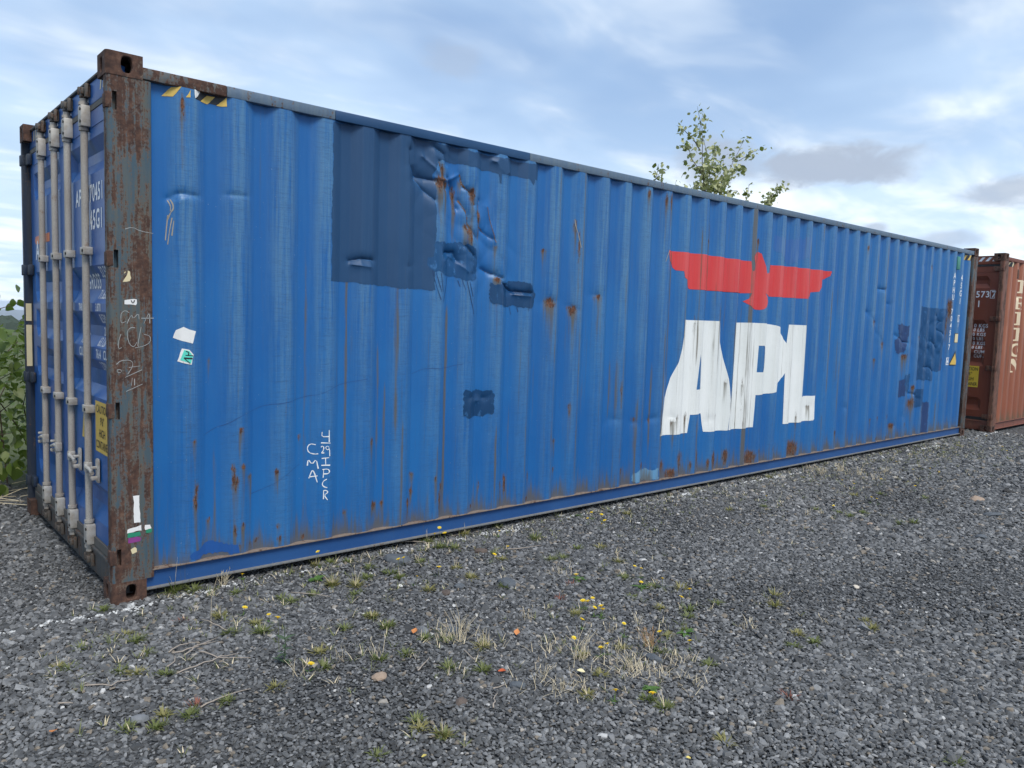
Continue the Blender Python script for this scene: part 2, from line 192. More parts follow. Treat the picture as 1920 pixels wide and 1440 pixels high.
CREASES = [([(1.853,2.7),(1.862,2.605),(1.916,2.538),(2.049,2.525)],0.03,0.035),([(1.903,2.526),(1.971,2.459),(2.053,2.393)],0.024,0.03),([(1.965,2.675),(2.033,2.62),(2.075,2.583)],-0.022,0.03),([(2.086,2.661),(2.109,2.588),(2.154,2.483)],0.028,0.022),([(2.172,2.564),(2.216,2.503),(2.241,2.405),(2.263,2.363)],0.034,0.024),([(2.049,2.546),(2.173,2.542),(2.27,2.6)],-0.02,0.03),([(2.277,2.601),(2.301,2.514),(2.375,2.478),(2.4,2.401)],0.03,0.026),([(2.276,2.421),(2.337,2.326),(2.347,2.247),(2.431,2.174)],0.028,0.028),([(2.458,2.443),(2.44,2.325),(2.473,2.236),(2.583,2.176)],0.02,0.022),([(2.528,2.405),(2.555,2.291),(2.599,2.154)],-0.014,0.03),([(2.561,2.734),(2.654,2.713),(2.703,2.674)],-0.026,0.03),([(2.043,2.752),(2.126,2.711),(2.155,2.65)],0.026,0.035),([(1.422,1.938),(1.492,1.954),(1.576,1.95)],0.026,0.024),([(1.434,1.914),(1.553,1.906)],-0.016,0.02),([(2.16,2.048),(2.245,2.055),(2.275,2.0)],0.034,0.024),([(2.33,2.108),(2.406,2.045),(2.425,1.918)],0.026,0.022),([(2.162,1.992),(2.203,2.029),(2.351,1.925)],-0.012,0.03),([(2.689,1.862),(2.788,1.806),(2.987,1.803)],0.028,0.02),([(2.805,1.783),(2.972,1.778)],-0.016,0.018),([(2.499,1.958),(2.577,1.927),(2.688,1.898)],0.026,0.022),([(10.768,1.844),(10.962,1.756),(10.863,1.661),(11.124,1.546)],0.018,0.022),([(10.666,1.473),(10.918,1.38),(10.828,1.24)],0.018,0.022),([(11.009,1.522),(10.987,1.333)],-0.012,0.02),([(10.453,1.106),(10.68,1.102),(10.878,0.981)],0.02,0.022),([(8.902,2.132),(9.067,2.12)],0.018,0.025),([(9.526,1.553),(9.692,1.468),(9.877,1.447)],0.022,0.022),([(10.08,0.752),(10.302,0.721),(10.268,0.608)],0.022,0.02),([(8.654,1.838),(8.832,1.71),(9.107,1.444)],0.008,0.03),([(0.314,2.191),(0.36,2.224),(0.455,2.22)],0.018,0.02),([(0.628,2.25),(0.739,2.256)],0.008,0.02)]
SMEAR = [(6.445,2.564),(6.7,2.538),(7.189,2.616),(7.189,2.479),(7.115,2.387),(6.888,2.328),(6.73,2.283),(6.543,2.393),(6.428,2.449)]
TREE = [[(12.35,4.26),(12.23,4.58),(12.1,4.88),(12.04,5.17),(11.99,5.47),(11.91,5.64),(11.79,5.77),(11.73,5.83)],[(12.05,5.36),(12.07,5.58),(12.12,5.74),(12.18,5.86)],[(12.61,4.28),(12.6,4.64),(12.55,4.92),(12.54,5.18),(12.51,5.42),(12.44,5.67)],[(12.62,4.24),(12.86,4.45),(13.15,4.68),(13.34,4.88),(13.49,5.08),(13.68,5.31),(13.88,5.52),(14.1,5.71)],[(12.59,4.92),(12.8,5.14),(13.05,5.38)],[(12.12,5.11),(11.91,5.28),(11.69,5.35),(11.5,5.44),(11.4,5.44)],[(12.23,4.58),(11.99,4.76),(11.82,4.89),(11.69,5.02),(11.53,5.07),(11.38,5.05)],[(12.86,4.45),(12.97,4.79),(12.97,5.09),(13.1,5.17)],[(13.49,5.08),(13.83,5.31),(14.15,5.42)],[(13.34,4.88),(13.75,5.02),(13.9,4.98)],[(10.67,4.17),(10.65,4.34),(10.62,4.48),(10.49,4.53)],[(10.67,4.22),(10.79,4.42),(10.93,4.51)],[(11.21,4.21),(11.24,4.32),(11.2,4.42)],[(11.85,4.25),(12.02,4.41),(12.15,4.31)],[(13.83,4.25),(13.92,4.42),(13.98,4.57),(14.04,4.68)],[(14.58,4.22),(14.71,4.44),(14.81,4.58),(14.87,4.81)],[(14.75,4.45),(15.09,4.61),(15.35,4.79),(15.76,4.83)],[(12.28,4.39),(11.9,4.34),(11.79,4.21)],[(12.65,4.55),(12.47,4.77),(11.99,4.76)],[(13.14,4.42),(13.31,4.43),(13.18,4.31)],[(11.27,4.25),(11.51,4.28),(11.63,4.25)],[(11.64,4.81),(11.5,4.77)]]
TREE_ROOT = [(12.62,4.24)]
TUFTS = [(0.33,0.01),(0.419,-0.023),(0.589,-0.208),(0.929,-0.486),(1.09,-0.396),(1.19,-0.501),(1.12,-0.613),(1.381,-0.063),(1.181,-0.014),(1.276,-0.016),(0.762,-0.427),(0.783,-0.503),(0.397,-0.495),(0.503,-0.687),(0.488,-0.809),(0.355,-0.736),(-0.025,-0.727),(0.836,-1.017),(-0.034,-0.565),(1.02,-0.952),(1.318,-0.398),(0.601,-1.194),(-0.028,-1.0),(-0.145,-1.352),(0.298,-1.395),(0.551,-1.345),(-0.286,-1.369),(-0.066,-1.413),(0.093,-1.389),(-0.257,-0.502),(-0.378,-0.653),(-0.341,-0.7),(-0.059,-0.461),(-0.121,-0.911),(-0.175,-0.851),(-0.055,-0.055),(-0.196,-1.428),(2.829,-0.718),(2.973,-0.803),(2.586,-0.814),(2.488,-0.802),(2.827,-1.096),(2.617,-1.55),(2.744,-1.665),(2.605,-1.341),(2.389,-1.585),(2.388,-1.8),(2.496,-1.909),(2.398,-1.971),(2.714,-1.947),(2.112,-2.062),(2.244,-2.074),(1.932,-2.166),(1.505,-2.157),(1.577,-1.96),(1.797,-2.02),(1.314,-2.25),(1.989,-2.398),(1.491,-2.437),(1.928,-1.58),(10.86,-0.38),(10.042,-0.496),(10.29,-1.186),(6.801,-1.506),(6.602,-1.162),(5.444,-1.415),(5.431,-1.118),(5.495,-1.295),(6.703,-0.303),(6.303,-1.049),(6.372,-0.096),(7.446,-1.091),(5.677,-1.417),(5.568,-1.789),(5.705,-1.841),(5.124,-0.799),(4.756,-0.67),(3.162,-2.598),(3.077,-2.672),(2.681,-2.466),(2.524,-2.53),(3.116,-2.079),(2.963,-2.169),(2.653,-2.57),(2.041,0.0),(2.054,-0.149),(2.121,-0.226),(1.758,-0.342),(2.268,-0.476),(2.227,-0.604),(2.741,-0.37),(1.867,-0.577),(1.503,-0.804),(1.472,-0.423),(1.48,-0.525),(1.421,-0.261),(1.311,-0.416),(1.088,-0.406),(1.023,-0.963),(1.019,-1.118),(1.826,-0.784),(3.872,-0.277),(1.899,-1.022),(2.379,-0.004),(2.712,0.034),(1.011,-1.13),(1.093,-1.355),(1.157,-1.442),(1.266,-1.601),(0.789,-1.428),(0.915,-1.451),(0.993,-1.684),(1.103,-1.801),(0.638,-2.152),(0.641,-2.13),(0.616,-1.986),(0.594,-2.045),(0.37,-2.104),(2.031,-3.454),(1.466,-2.838),(1.492,-2.524)]
FLOWERS = [(0.121,0.188,0.06),(0.715,0.007,0.03),(0.44,-1.097,0.18),(0.57,-0.703,0.04),(0.51,-0.54,0.04),(1.176,-0.051,0.1),(0.481,-1.353,0.04),(2.307,-1.211,0.05),(2.735,-1.314,0.05),(2.711,-1.386,0.06),(2.507,-1.555,0.06),(2.667,-1.588,0.06),(2.672,-1.785,0.05),(2.498,-1.854,0.06),(2.094,-1.549,0.05),(2.036,-1.567,0.05),(2.02,-1.545,0.05),(2.022,-1.679,0.06),(1.995,-1.716,0.06),(1.996,-1.656,0.05),(1.801,-1.748,0.06),(1.916,-1.933,0.07),(1.598,-1.889,0.06),(1.64,-2.03,0.05),(1.697,-2.019,0.05),(2.003,-2.093,0.06),(2.054,-2.238,0.05),(1.371,-2.36,0.05),(1.491,-2.461,0.04),(8.303,-0.593,0.07),(8.191,-1.015,0.07),(8.097,-1.146,0.06),(7.045,-1.311,0.06),(5.343,-0.68,0.05),(6.1,-1.35,0.06),(6.124,-1.29,0.06),(5.518,-1.232,0.05),(6.719,-0.72,0.05),(7.096,-0.95,0.06),(6.644,-0.884,0.05),(8.056,-0.886,0.05),(11.013,-0.877,0.06),(10.634,-1.048,0.06),(11.871,-0.409,0.08),(2.087,-0.085,0.12),(2.015,-0.129,0.1),(2.08,-0.158,0.1),(1.59,-0.335,0.05),(1.635,-0.326,0.05),(1.672,-0.661,0.07),(1.487,-0.698,0.06),(2.156,-0.609,0.05),(2.545,-0.194,0.05),(2.346,-0.523,0.05),(3.494,-0.222,0.06),(3.512,-0.316,0.06),(3.426,-0.429,0.05),(3.334,-0.48,0.05),(3.361,-0.307,0.05)]
DRY = [(0.593,-0.028,0.12),(0.794,-1.411,0.12),(1.928,-2.094,0.13),(1.543,-1.979,0.22),(1.641,-2.192,0.12),(1.643,-2.235,0.14),(1.672,-2.283,0.1),(1.758,-2.321,0.08),(1.914,-2.279,0.08),(1.672,-2.09,0.12),(2.317,-1.049,0.12),(1.499,-1.828,0.1),(1.243,-2.024,0.12),(1.256,-2.152,0.09),(1.281,-2.159,0.09),(1.763,-2.475,0.07),(1.676,-1.46,0.09),(2.112,-1.854,0.07),(1.909,-1.861,0.06),(7.085,-0.309,0.12),(7.431,-0.35,0.12),(7.403,-0.575,0.12),(7.319,-0.788,0.1),(7.174,-0.155,0.1),(5.136,-1.187,0.09),(2.96,-2.478,0.05),(2.524,-2.246,0.06),(1.227,-1.454,0.2),(1.276,-1.585,0.14),(1.155,-1.441,0.14),(7.742,-0.718,0.12),(0.649,-1.323,0.1),(0.423,-1.353,0.12),(0.289,-0.695,0.3),(0.929,-1.497,0.04)]
TWIGS = [[(0.043,-0.799),(0.106,-0.751),(0.183,-0.779)],[(0.059,-0.824),(0.159,-0.82),(0.283,-0.769)],[(0.086,-0.887),(0.155,-0.825),(0.259,-0.813)],[(-0.013,-0.96),(0.045,-0.904),(0.059,-0.824)],[(0.006,-1.026),(0.095,-1.008),(0.217,-0.978),(0.293,-1.0)],[(0.157,-0.876),(0.206,-0.977),(0.32,-1.076)],[(-0.018,-1.386),(0.076,-1.359),(0.198,-1.372)],[(-0.334,-0.928),(-0.238,-0.977),(-0.15,-0.964)],[(2.359,-0.481),(2.499,-0.534),(2.643,-0.543)],[(1.873,0.085),(1.965,-0.01),(2.059,-0.091)],[(0.851,-1.657),(0.921,-1.596),(0.989,-1.542)],[(1.008,-1.988),(1.047,-1.981),(1.08,-1.988)],[(0.914,-2.109),(0.963,-2.052),(1.017,-2.006)],[(-0.448,-1.042),(-0.4,-1.057)],[(1.144,-1.607),(1.137,-1.71)],[(0.837,-0.388),(0.991,-0.572)],[(0.356,-0.728),(0.329,-0.584),(0.295,-0.499)]]
STONES = [(0.697,-1.58,0.045,'tan'),(-0.225,-1.336,0.045,'grey'),(1.839,-2.201,0.05,'slate'),(1.127,-2.005,0.045,'slate'),(2.226,-0.389,0.06,'brown'),(1.677,-0.852,0.05,'slate'),(1.957,-0.984,0.09,'slate'),(1.55,-0.903,0.05,'brown'),(1.399,-0.652,0.025,'white'),(1.141,-1.268,0.045,'grey'),(1.261,-1.365,0.05,'slate'),(0.848,-1.976,0.035,'brown'),(7.181,-1.832,0.09,'tan'),(6.598,-2.144,0.09,'slate'),(5.671,-2.352,0.07,'slate'),(7.875,-1.902,0.08,'dark'),(3.679,-2.303,0.03,'pale'),(5.323,-1.643,0.04,'tan'),(1.663,-0.222,0.1,'slate')]
LEAVES = [(1.068,-1.288,'orange'),(1.471,-1.611,'orange'),(1.14,-1.862,'red'),(1.451,-2.109,'cream'),(0.479,-2.223,'yellow'),(1.254,-2.833,'yellow'),(-0.497,-1.239,'orange')]
REDWEED = [(0.223,-0.429),(2.024,-1.362),(2.006,-2.8),(-0.013,-1.347),(0.163,0.048),(2.259,-1.224)]
LEAFY = [(1.058,-0.271),(2.349,-1.195),(3.471,-0.092),(1.574,-2.387),(0.429,-1.193),(2.558,-1.508),(2.209,-2.1)]

# ------------------------------------------------------------------ object helpers
def mesh_obj(name, verts, faces, mat=None, parent=None, smooth=False):
    me = bpy.data.meshes.new(name)
    me.from_pydata([tuple(v) for v in verts], [], [tuple(f) for f in faces])
    if mat is not None: me.materials.append(mat)
    if smooth: me.polygons.foreach_set('use_smooth', [True] * len(me.polygons))
    o = bpy.data.objects.new(name, me); COL.objects.link(o)
    if parent is not None: o.parent = parent
    return o

def link_copy(src, name, parent, loc=None, rot=None, scl=None):
    o = bpy.data.objects.new(name, src.data); COL.objects.link(o)
    o.parent = parent
    if loc is not None: o.location = loc
    if rot is not None: o.rotation_euler = rot
    if scl is not None: o.scale = scl
    return o

def tag(o, label=None, cat=None, group=None, kind=None):
    if label: o['label'] = label
    if cat: o['category'] = cat
    if group: o['group'] = group
    if kind: o['kind'] = kind
    return o

def empty(name, loc=(0, 0, 0), rz=0.0):
    o = bpy.data.objects.new(name, None); COL.objects.link(o)
    o.location = loc; o.rotation_euler = (0, 0, rz); o.empty_display_size = .2
    return o

class MB:
    """collects verts and faces of one part"""
    def __init__(self): self.v = []; self.f = []
    def raw(self, v, f):
        n = len(self.v); self.v += [tuple(p) for p in v]; self.f += [tuple(i + n for i in q) for q in f]; return self
    def box(self, x0, x1, y0, y1, z0, z1, c=0.0):
        if c <= 0:
            v = [(x, y, z) for z in (z0, z1) for y in (y0, y1) for x in (x0, x1)]
            return self.raw(v, [(0, 2, 3, 1), (4, 5, 7, 6), (0, 1, 5, 4), (2, 6, 7, 3), (0, 4, 6, 2), (1, 3, 7, 5)])
        bm = bmesh.new(); bmesh.ops.create_cube(bm, size=1)
        for w in bm.verts:
            w.co = Vector((x0 if w.co.x < 0 else x1, y0 if w.co.y < 0 else y1, z0 if w.co.z < 0 else z1))
        bmesh.ops.bevel(bm, geom=bm.edges[:], offset=c, segments=2, affect='EDGES', profile=.5)
        bm.verts.index_update()
        self.raw([w.co[:] for w in bm.verts], [[w.index for w in f.verts] for f in bm.faces]); bm.free(); return self
    def tube(self, pts, r, n=10, cap=True):
        pts = [Vector(p) for p in pts]; rs = r if isinstance(r, (list, tuple)) else [r] * len(pts)
        base = len(self.v); prev = None
        for i, p in enumerate(pts):
            t = (pts[min(i + 1, len(pts) - 1)] - pts[max(i - 1, 0)])
            t = t.normalized() if t.length > 1e-9 else Vector((0, 0, 1))
            if prev is None:
                a = t.cross(Vector((0, 0, 1)));
                if a.length < 1e-3: a = t.cross(Vector((1, 0, 0)))
            else: a = prev - t * prev.dot(t)
            a.normalize(); prev = a; b = t.cross(a)
            for k in range(n):
                an = 2 * math.pi * k / n
                self.v.append(tuple(p + (a * math.cos(an) + b * math.sin(an)) * rs[i]))
        for i in range(len(pts) - 1):
            for k in range(n):
                k2 = (k + 1) % n
                self.f.append((base + i * n + k, base + i * n + k2, base + (i + 1) * n + k2, base + (i + 1) * n + k))
        if cap:
            self.f.append(tuple(base + k for k in reversed(range(n))))
            e = base + (len(pts) - 1) * n; self.f.append(tuple(e + k for k in range(n)))
        return self
    def prism(self, poly, z0, z1):
        """poly (x,y) counter-clockwise, extruded in z"""
        n = len(poly); b = len(self.v)
        self.v += [(x, y, z0) for x, y in poly] + [(x, y, z1) for x, y in poly]
        for i in range(n):
            j = (i + 1) % n; self.f.append((b + i, b + j, b + n + j, b + n + i))
        tris = tessellate_polygon([[Vector((x, y, 0)) for x, y in poly]])
        for t in tris:
            self.f.append((b + t[0], b + t[1], b + t[2])); self.f.append((b + n + t[2], b + n + t[1], b + n + t[0]))
        return self
    def build(self, name, mat, parent=None, smooth=False, sharp=None):
        o = mesh_obj(name, self.v, self.f, mat, parent, smooth or sharp is not None)
        if sharp is not None: o.data.set_sharp_from_angle(angle=math.radians(sharp))
        return o

# ------------------------------------------------------------------ materials
MATS = {}
def new_mat(name):
    m = bpy.data.materials.new(name); m.use_nodes = True
    t = NT(m.node_tree); t.n.clear()
    out = t.add('ShaderNodeOutputMaterial'); b = t.add('ShaderNodeBsdfPrincipled')
    t.l.new(b.outputs[0], out.inputs[0]); MATS[name] = m
    t.b = b; t.out = out
    return m, t
def setb(t, **kw):
    nm = dict(color='Base Color', rough='Roughness', metal='Metallic', normal='Normal', spec='Specular IOR Level', coat='Coat Weight')
    for k, v in kw.items(): t.put(t.b.inputs[nm[k]], v)

def rust_colour(t, P):
    a = t.noise(P, 46, 4, .7)
    return t.ramp(a, [(.30, (.028, .014, .010)), (.47, (.075, .032, .019)), (.60, (.145, .060, .030)), (.78, (.24, .145, .085))])

def painted(name, c1, c2, fade, fade_amt=.5, rough=.42, rust=True, streak=1.0, crack=1.0, patchy=1.0, chalk=1.0, scuff=0.0):
    """painted steel: patchy colour, vertical weathered streaks, fine cracks, rust where the surface carries it"""
    m, t = new_mat(name)
    P = t.geo(); 
    big = t.noise(t.scale(P, (1, 1, .45)), 1.7, 4, .55)
    col = t.mix(t.ss(big, .36, .66), c1, c2)
    outer = t.attr('outer')
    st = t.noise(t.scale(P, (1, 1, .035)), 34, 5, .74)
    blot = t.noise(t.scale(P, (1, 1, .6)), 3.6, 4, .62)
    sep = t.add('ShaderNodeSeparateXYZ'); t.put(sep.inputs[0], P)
    skylit_fade = t.ss(t.math('ADD', sep.outputs[2], t.math('MULTIPLY', blot, 1.6)), 1.2, 3.0, .45, 1.15)    # chalking, with sky light on the upper side painted in as fade
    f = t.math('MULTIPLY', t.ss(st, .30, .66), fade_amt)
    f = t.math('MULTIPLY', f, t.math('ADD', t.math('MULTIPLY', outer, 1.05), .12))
    f = t.math('MULTIPLY', f, skylit_fade, clamp=True)
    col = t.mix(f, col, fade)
    # run-off grime
    g = t.noise(t.scale(t.vmath('ADD', P, (5.1, 0, 3.0)), (1, 1, .022)), 48, 4, .68)
    gm = t.math('MULTIPLY', t.ss(g, .58, .74), .40 * streak)
    col = t.mix(gm, col, (.080, .085, .078))
    # fine hairline cracks across the proud faces
    if crack:
        ck = t.noise(t.scale(t.vmath('ADD', P, (0, 0, 9.0)), (4.5, 1, 75)), 1.0, 4, .7, .6)
        cm = t.math('MULTIPLY', t.ss(t.math('ABSOLUTE', t.math('SUBTRACT', ck, .5)), .030, .0), t.math('ADD', t.math('MULTIPLY', outer, .42), .05))
        col = t.mix(t.math('MULTIPLY', cm, crack), col, (.02, .055, .13))
    if scuff:
        sc = t.noise(t.scale(P, (1, 1, .6)), 26, 5, .7)
        col = t.mix(t.math('MULTIPLY', t.ss(sc, .58, .66), scuff), col, (.055, .185, .40))
    # chips
    vo = t.noise(t.scale(P, (1, 1, .7)), 120, 2, .5)
    col = t.mix(t.math('MULTIPLY', t.ss(vo, .74, .78), .45 * chalk), col, (.42, .45, .46))
    rough_s = t.math('ADD', rough - .10, t.math('MULTIPLY', blot, .22))
    nb = t.noise(t.scale(P, (1, 1, .5)), 34, 2, .6)
    if rust:
        ra = t.attr('rust'); sa = t.attr('stain')
        n1 = t.noise(t.scale(P, (1, 1, .22)), 75, 5, .76)
        n2 = t.noise(t.scale(P, (1, 1, .06)), 46, 3, .6)
        sm = t.math('MULTIPLY', t.ss(t.math('ADD', sa, t.math('MULTIPLY', t.math('SUBTRACT', n2, .5), 1.2)), .18, .72), .80)
        col = t.mix(sm, col, (.105, .088, .055))
        rm = t.ss(t.math('ADD', ra, t.math('MULTIPLY', t.math('SUBTRACT', n1, .5), 2.3)), .50, .62)
        halo = t.ss(t.math('ADD', ra, t.math('MULTIPLY', t.math('SUBTRACT', n1, .5), 1.5)), .16, .60)
        col = t.mix(t.math('MULTIPLY', halo, .62), col, (.105, .085, .060))
        col = t.mix(rm, col, rust_colour(t, P))
        rough_s = t.mix(rm, rough_s, .9)
    setb(t, color=col, rough=rough_s, normal=t.bump(nb, .20, .006), spec=.38)
    return m

def flat_paint(name, c, rough=.6, var=.12, wear=None, scale=20):
    m, t = new_mat(name); P = t.geo()
    n = t.noise(P, scale, 4, .6)
    col = t.mix(n, tuple(x * (1 - var) for x in c), tuple(min(1, x * (1 + var)) for x in c))
    if wear:
        w = t.ss(t.noise(t.scale(P, (1, 1, .5)), scale * 3, 5, .65), .60, .72)
        col = t.mix(t.math('MULTIPLY', w, .75), col, wear)
    setb(t, color=col, rough=rough, normal=t.bump(t.noise(P, 120, 3, .5), .15, .004))
    return m

def rusty_paint(name, paint, paint2, amount=.5, rough=.75, vstretch=.10):
    """old steel: what is left of the paint over brown rust, torn into long vertical flakes"""
    m, t = new_mat(name); P = t.geo()
    n1 = t.noise(t.scale(P, (1, 1, vstretch * .55)), 36, 6, .72)
    n2 = t.noise(t.scale(t.vmath('ADD', P, (4.0, 1.0, 8.0)), (1, 1, .55)), 7.0, 4, .62, .3)
    n3 = t.noise(P, 75, 4, .7)
    k = t.math('ADD', t.math('MULTIPLY', n1, .66), t.math('ADD', t.math('MULTIPLY', n2, .42), t.math('MULTIPLY', n3, .30)))
    lo = .70 - (amount - .5) * .44
    rm = t.ss(k, lo - .02, lo + .07)
    pc = t.mix(t.ss(t.noise(t.scale(P, (1, 1, .06)), 30, 4, .6), .35, .65), paint, paint2)
    pc = t.mix(t.math('MULTIPLY', t.ss(n3, .58, .8), .35), pc, (.10, .075, .05))
    edge = t.math('MULTIPLY', t.ss(t.math('ABSOLUTE', t.math('SUBTRACT', k, lo + .02)), .028, .0), .45)
    rc = t.ramp(t.noise(P, 26, 6, .68), [(.28, (.026, .016, .013)), (.46, (.064, .034, .025)), (.60, (.105, .054, .036)), (.80, (.20, .13, .09))])
    col = t.mix(rm, pc, rc)
    col = t.mix(edge, col, (.20, .13, .08))
    h = t.math('ADD', t.math('MULTIPLY', rm, -.5), t.math('MULTIPLY', n3, .7))
    setb(t, color=col, rough=t.mix(rm, rough - .2, .92), normal=t.bump(h, .45, .006), spec=.4)
    return m

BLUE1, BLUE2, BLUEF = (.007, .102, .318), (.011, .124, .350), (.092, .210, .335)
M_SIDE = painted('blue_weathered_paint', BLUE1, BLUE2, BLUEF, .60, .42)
M_DOOR = painted('blue_door_paint', (.012, .080, .28), (.018, .105, .32), (.09, .18, .33), .45, .36, rust=False, crack=.3)
M_RAILB = painted('blue_rail_paint', (.014, .066, .205), (.019, .080, .230), (.06, .13, .23), .45, .5, rust=False, crack=0)
M_TOPRAIL = rusty_paint('faded_top_rail_paint', (.085, .135, .20), (.11, .155, .20), .33, .7, .5)
M_RAILRUST = rusty_paint('rusty_top_rail_paint', (.075, .085, .09), (.10, .11, .11), .66, .8, .5)
M_SLATE = painted('slate_blue_patch_paint', (.011, .054, .135), (.015, .062, .150), (.024, .074, .160), .4, .52, rust=False, streak=.25, crack=0, chalk=.1)
M_NAVY = painted('navy_patch_paint', (.003, .050, .148), (.005, .066, .185), (.03, .095, .20), .3, .46, rust=False, streak=.3, crack=0, chalk=.4, scuff=0.55)
M_INK = painted('dark_ink_patch_paint', (.003, .034, .098), (.006, .048, .135), (.02, .075, .16), .3, .36, rust=False, streak=.2, crack=0, chalk=.5, scuff=0.4)
M_PURPLE = painted('violet_blue_patch_paint', (.012, .038, .120), (.017, .046, .140), (.04, .075, .15), .4, .5, rust=False, streak=.5, crack=0, chalk=.5, scuff=0.35)
M_PALE = painted('pale_blue_patch_paint', (.10, .26, .44), (.13, .29, .46), (.2, .33, .45), .4, .45, rust=True, streak=.5, crack=0)
M_DEEP = painted('fresh_blue_patch_paint', (.012, .075, .27), (.016, .085, .29), (.05, .12, .28), .2, .4, rust=False, streak=.6, crack=0, chalk=.2)
M_SMEAR = painted('dull_blue_smear_paint', (.016, .092, .315), (.024, .116, .340), (.085, .18, .33), .8, .45, rust=True, streak=1.2, crack=0)
PATCHM = dict(slate=M_SLATE, navy=M_NAVY, ink=M_INK, purple=M_PURPLE, pale=M_PALE, deep=M_DEEP)
M_WHITE = painted('white_letter_paint', (.70, .72, .69), (.78, .79, .76), (.60, .60, .55), .55, .5, rust=True, streak=.55, crack=.15, chalk=0)
M_RED = painted('red_emblem_paint', (.54, .035, .038), (.60, .045, .045), (.62, .11, .10), .5, .45, rust=True, streak=.35, crack=.1, chalk=.2)
M_POST = rusty_paint('rusty_post_paint', (.048, .085, .110), (.090, .098, .088), .60)
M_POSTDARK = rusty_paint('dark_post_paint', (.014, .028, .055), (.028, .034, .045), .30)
M_CAST = rusty_paint('rusty_casting', (.075, .060, .050), (.10, .075, .06), .80, .85, .8)
M_SILL = rusty_paint('grimy_sill_paint', (.055, .062, .066), (.085, .082, .075), .42, .8, .3)
M_LIP = rusty_paint('dusty_rail_lip', (.17, .165, .155), (.13, .14, .15), .30, .85, .8)
M_CAM = rusty_paint('dark_cam_metal', (.07, .06, .052), (.10, .085, .07), .45, .8, .9)
M_LEDGE = rusty_paint('dusty_rail_ledge', (.20, .16, .13), (.17, .125, .10), .42, .85, .8)
M_GASKET = flat_paint('black_gasket_rubber', (.020, .020, .020), .65, .2)
M_GASKETG = flat_paint('dusty_gasket_rubber', (.10, .095, .085), .75, .25)
M_HOLE = flat_paint('dark_interior', (.02, .015, .012), .95, .2)
M_LETTER = flat_paint('white_decal_vinyl', (.78, .79, .79), .5, .05)
M_YELLOW = flat_paint('yellow_decal_vinyl', (.62, .42, .09), .5, .12, wear=(.35, .25, .10))
M_YELLOWB = flat_paint('bright_yellow_decal_vinyl', (.72, .50, .05), .5, .08)
M_CREAM = flat_paint('cream_paper', (.66, .56, .34), .8, .1)
M_BLACKD = flat_paint('black_decal_vinyl', (.015, .017, .02), .5, .1)
M_MINT = flat_paint('mint_sticker', (.10, .62, .48), .5, .1, wear=(.5, .7, .65))
M_PAPER = flat_paint('white_paper', (.74, .73, .70), .8, .08, wear=(.45, .42, .38))
M_GREEN = flat_paint('green_tape', (.015, .22, .12), .6, .1)
M_PURT = flat_paint('purple_tape', (.22, .04, .20), .6, .1)
M_ORANGE = flat_paint('orange_decal_vinyl', (.62, .20, .09), .5, .1)
M_CHALK = flat_paint('chalk', (.74, .76, .76), .95, .05)
M_CHALKF = flat_paint('faded_chalk', (.33, .34, .33), .95, .1)
M_GOUGE = flat_paint('bare_scraped_metal', (.30, .27, .22), .7, .3, wear=(.10, .05, .03))
M_FOLD = flat_paint('cracked_paint_and_rust_on_fold', (.150, .085, .050), .85, .45, wear=(.36, .40, .42), scale=34)
M_SCR = flat_paint('scratch', (.016, .060, .190), .6, .1)
M_DRIP = flat_paint('dark_paint_drip', (.012, .040, .120), .4, .1)
M_VENT = flat_paint('green_vent_plastic', (.05, .22, .17), .5, .15)
M_BOLT = flat_paint('dark_bolt', (.03, .027, .024), .7, .2)
def galv():
    m, t = new_mat('galvanised_bar_metal'); P = t.geo()
    sp = t.noise(P, 240, 3, .6); big = t.noise(t.scale(P, (1, 1, .25)), 7, 4, .6)
    col = t.mix(t.ss(big, .35, .7), (.44, .41, .36), (.34, .29, .24))
    col = t.mix(t.math('MULTIPLY', t.ss(sp, .50, .62), .55), col, (.20, .17, .14))
    col = t.mix(t.math('MULTIPLY', t.ss(t.noise(P, 16, 5, .65), .58, .75), .5), col, (.22, .12, .07))
    setb(t, color=col, rough=.66, metal=.05, normal=t.bump(sp, .25, .003)); return m
M_GALV = galv()
def galv_plate():
    m, t = new_mat('galvanised_bracket_metal'); P = t.geo()
    col = t.mix(t.ss(t.noise(P, 22, 5, .6), .35, .7), (.46, .44, .40), (.33, .29, .24))
    setb(t, color=col, rough=.6, metal=.08, normal=t.bump(t.noise(P, 90, 3, .6), .2, .003)); return m
M_PLATE = galv_plate()
M_RSIDE = painted('red_oxide_side_paint', (.22, .066, .034), (.265, .082, .042), (.40, .165, .09), .8, .5, rust=True, crack=.2)
M_RDOOR = painted('red_oxide_door_paint', (.195, .054, .029), (.225, .066, .035), (.29, .105, .06), .4, .5, rust=False, crack=.1)
M_RPOST = rusty_paint('red_rusty_post_paint', (.17, .062, .036), (.15, .065, .040), .55)
M_RRAIL = rusty_paint('red_rusty_rail_paint', (.16, .052, .034), (.19, .07, .045), .35, .75, .5)
M_CREAML = painted('cream_letter_paint', (.74, .60, .40), (.78, .66, .46), (.6, .45, .3), .5, .5, rust=False, crack=.1)

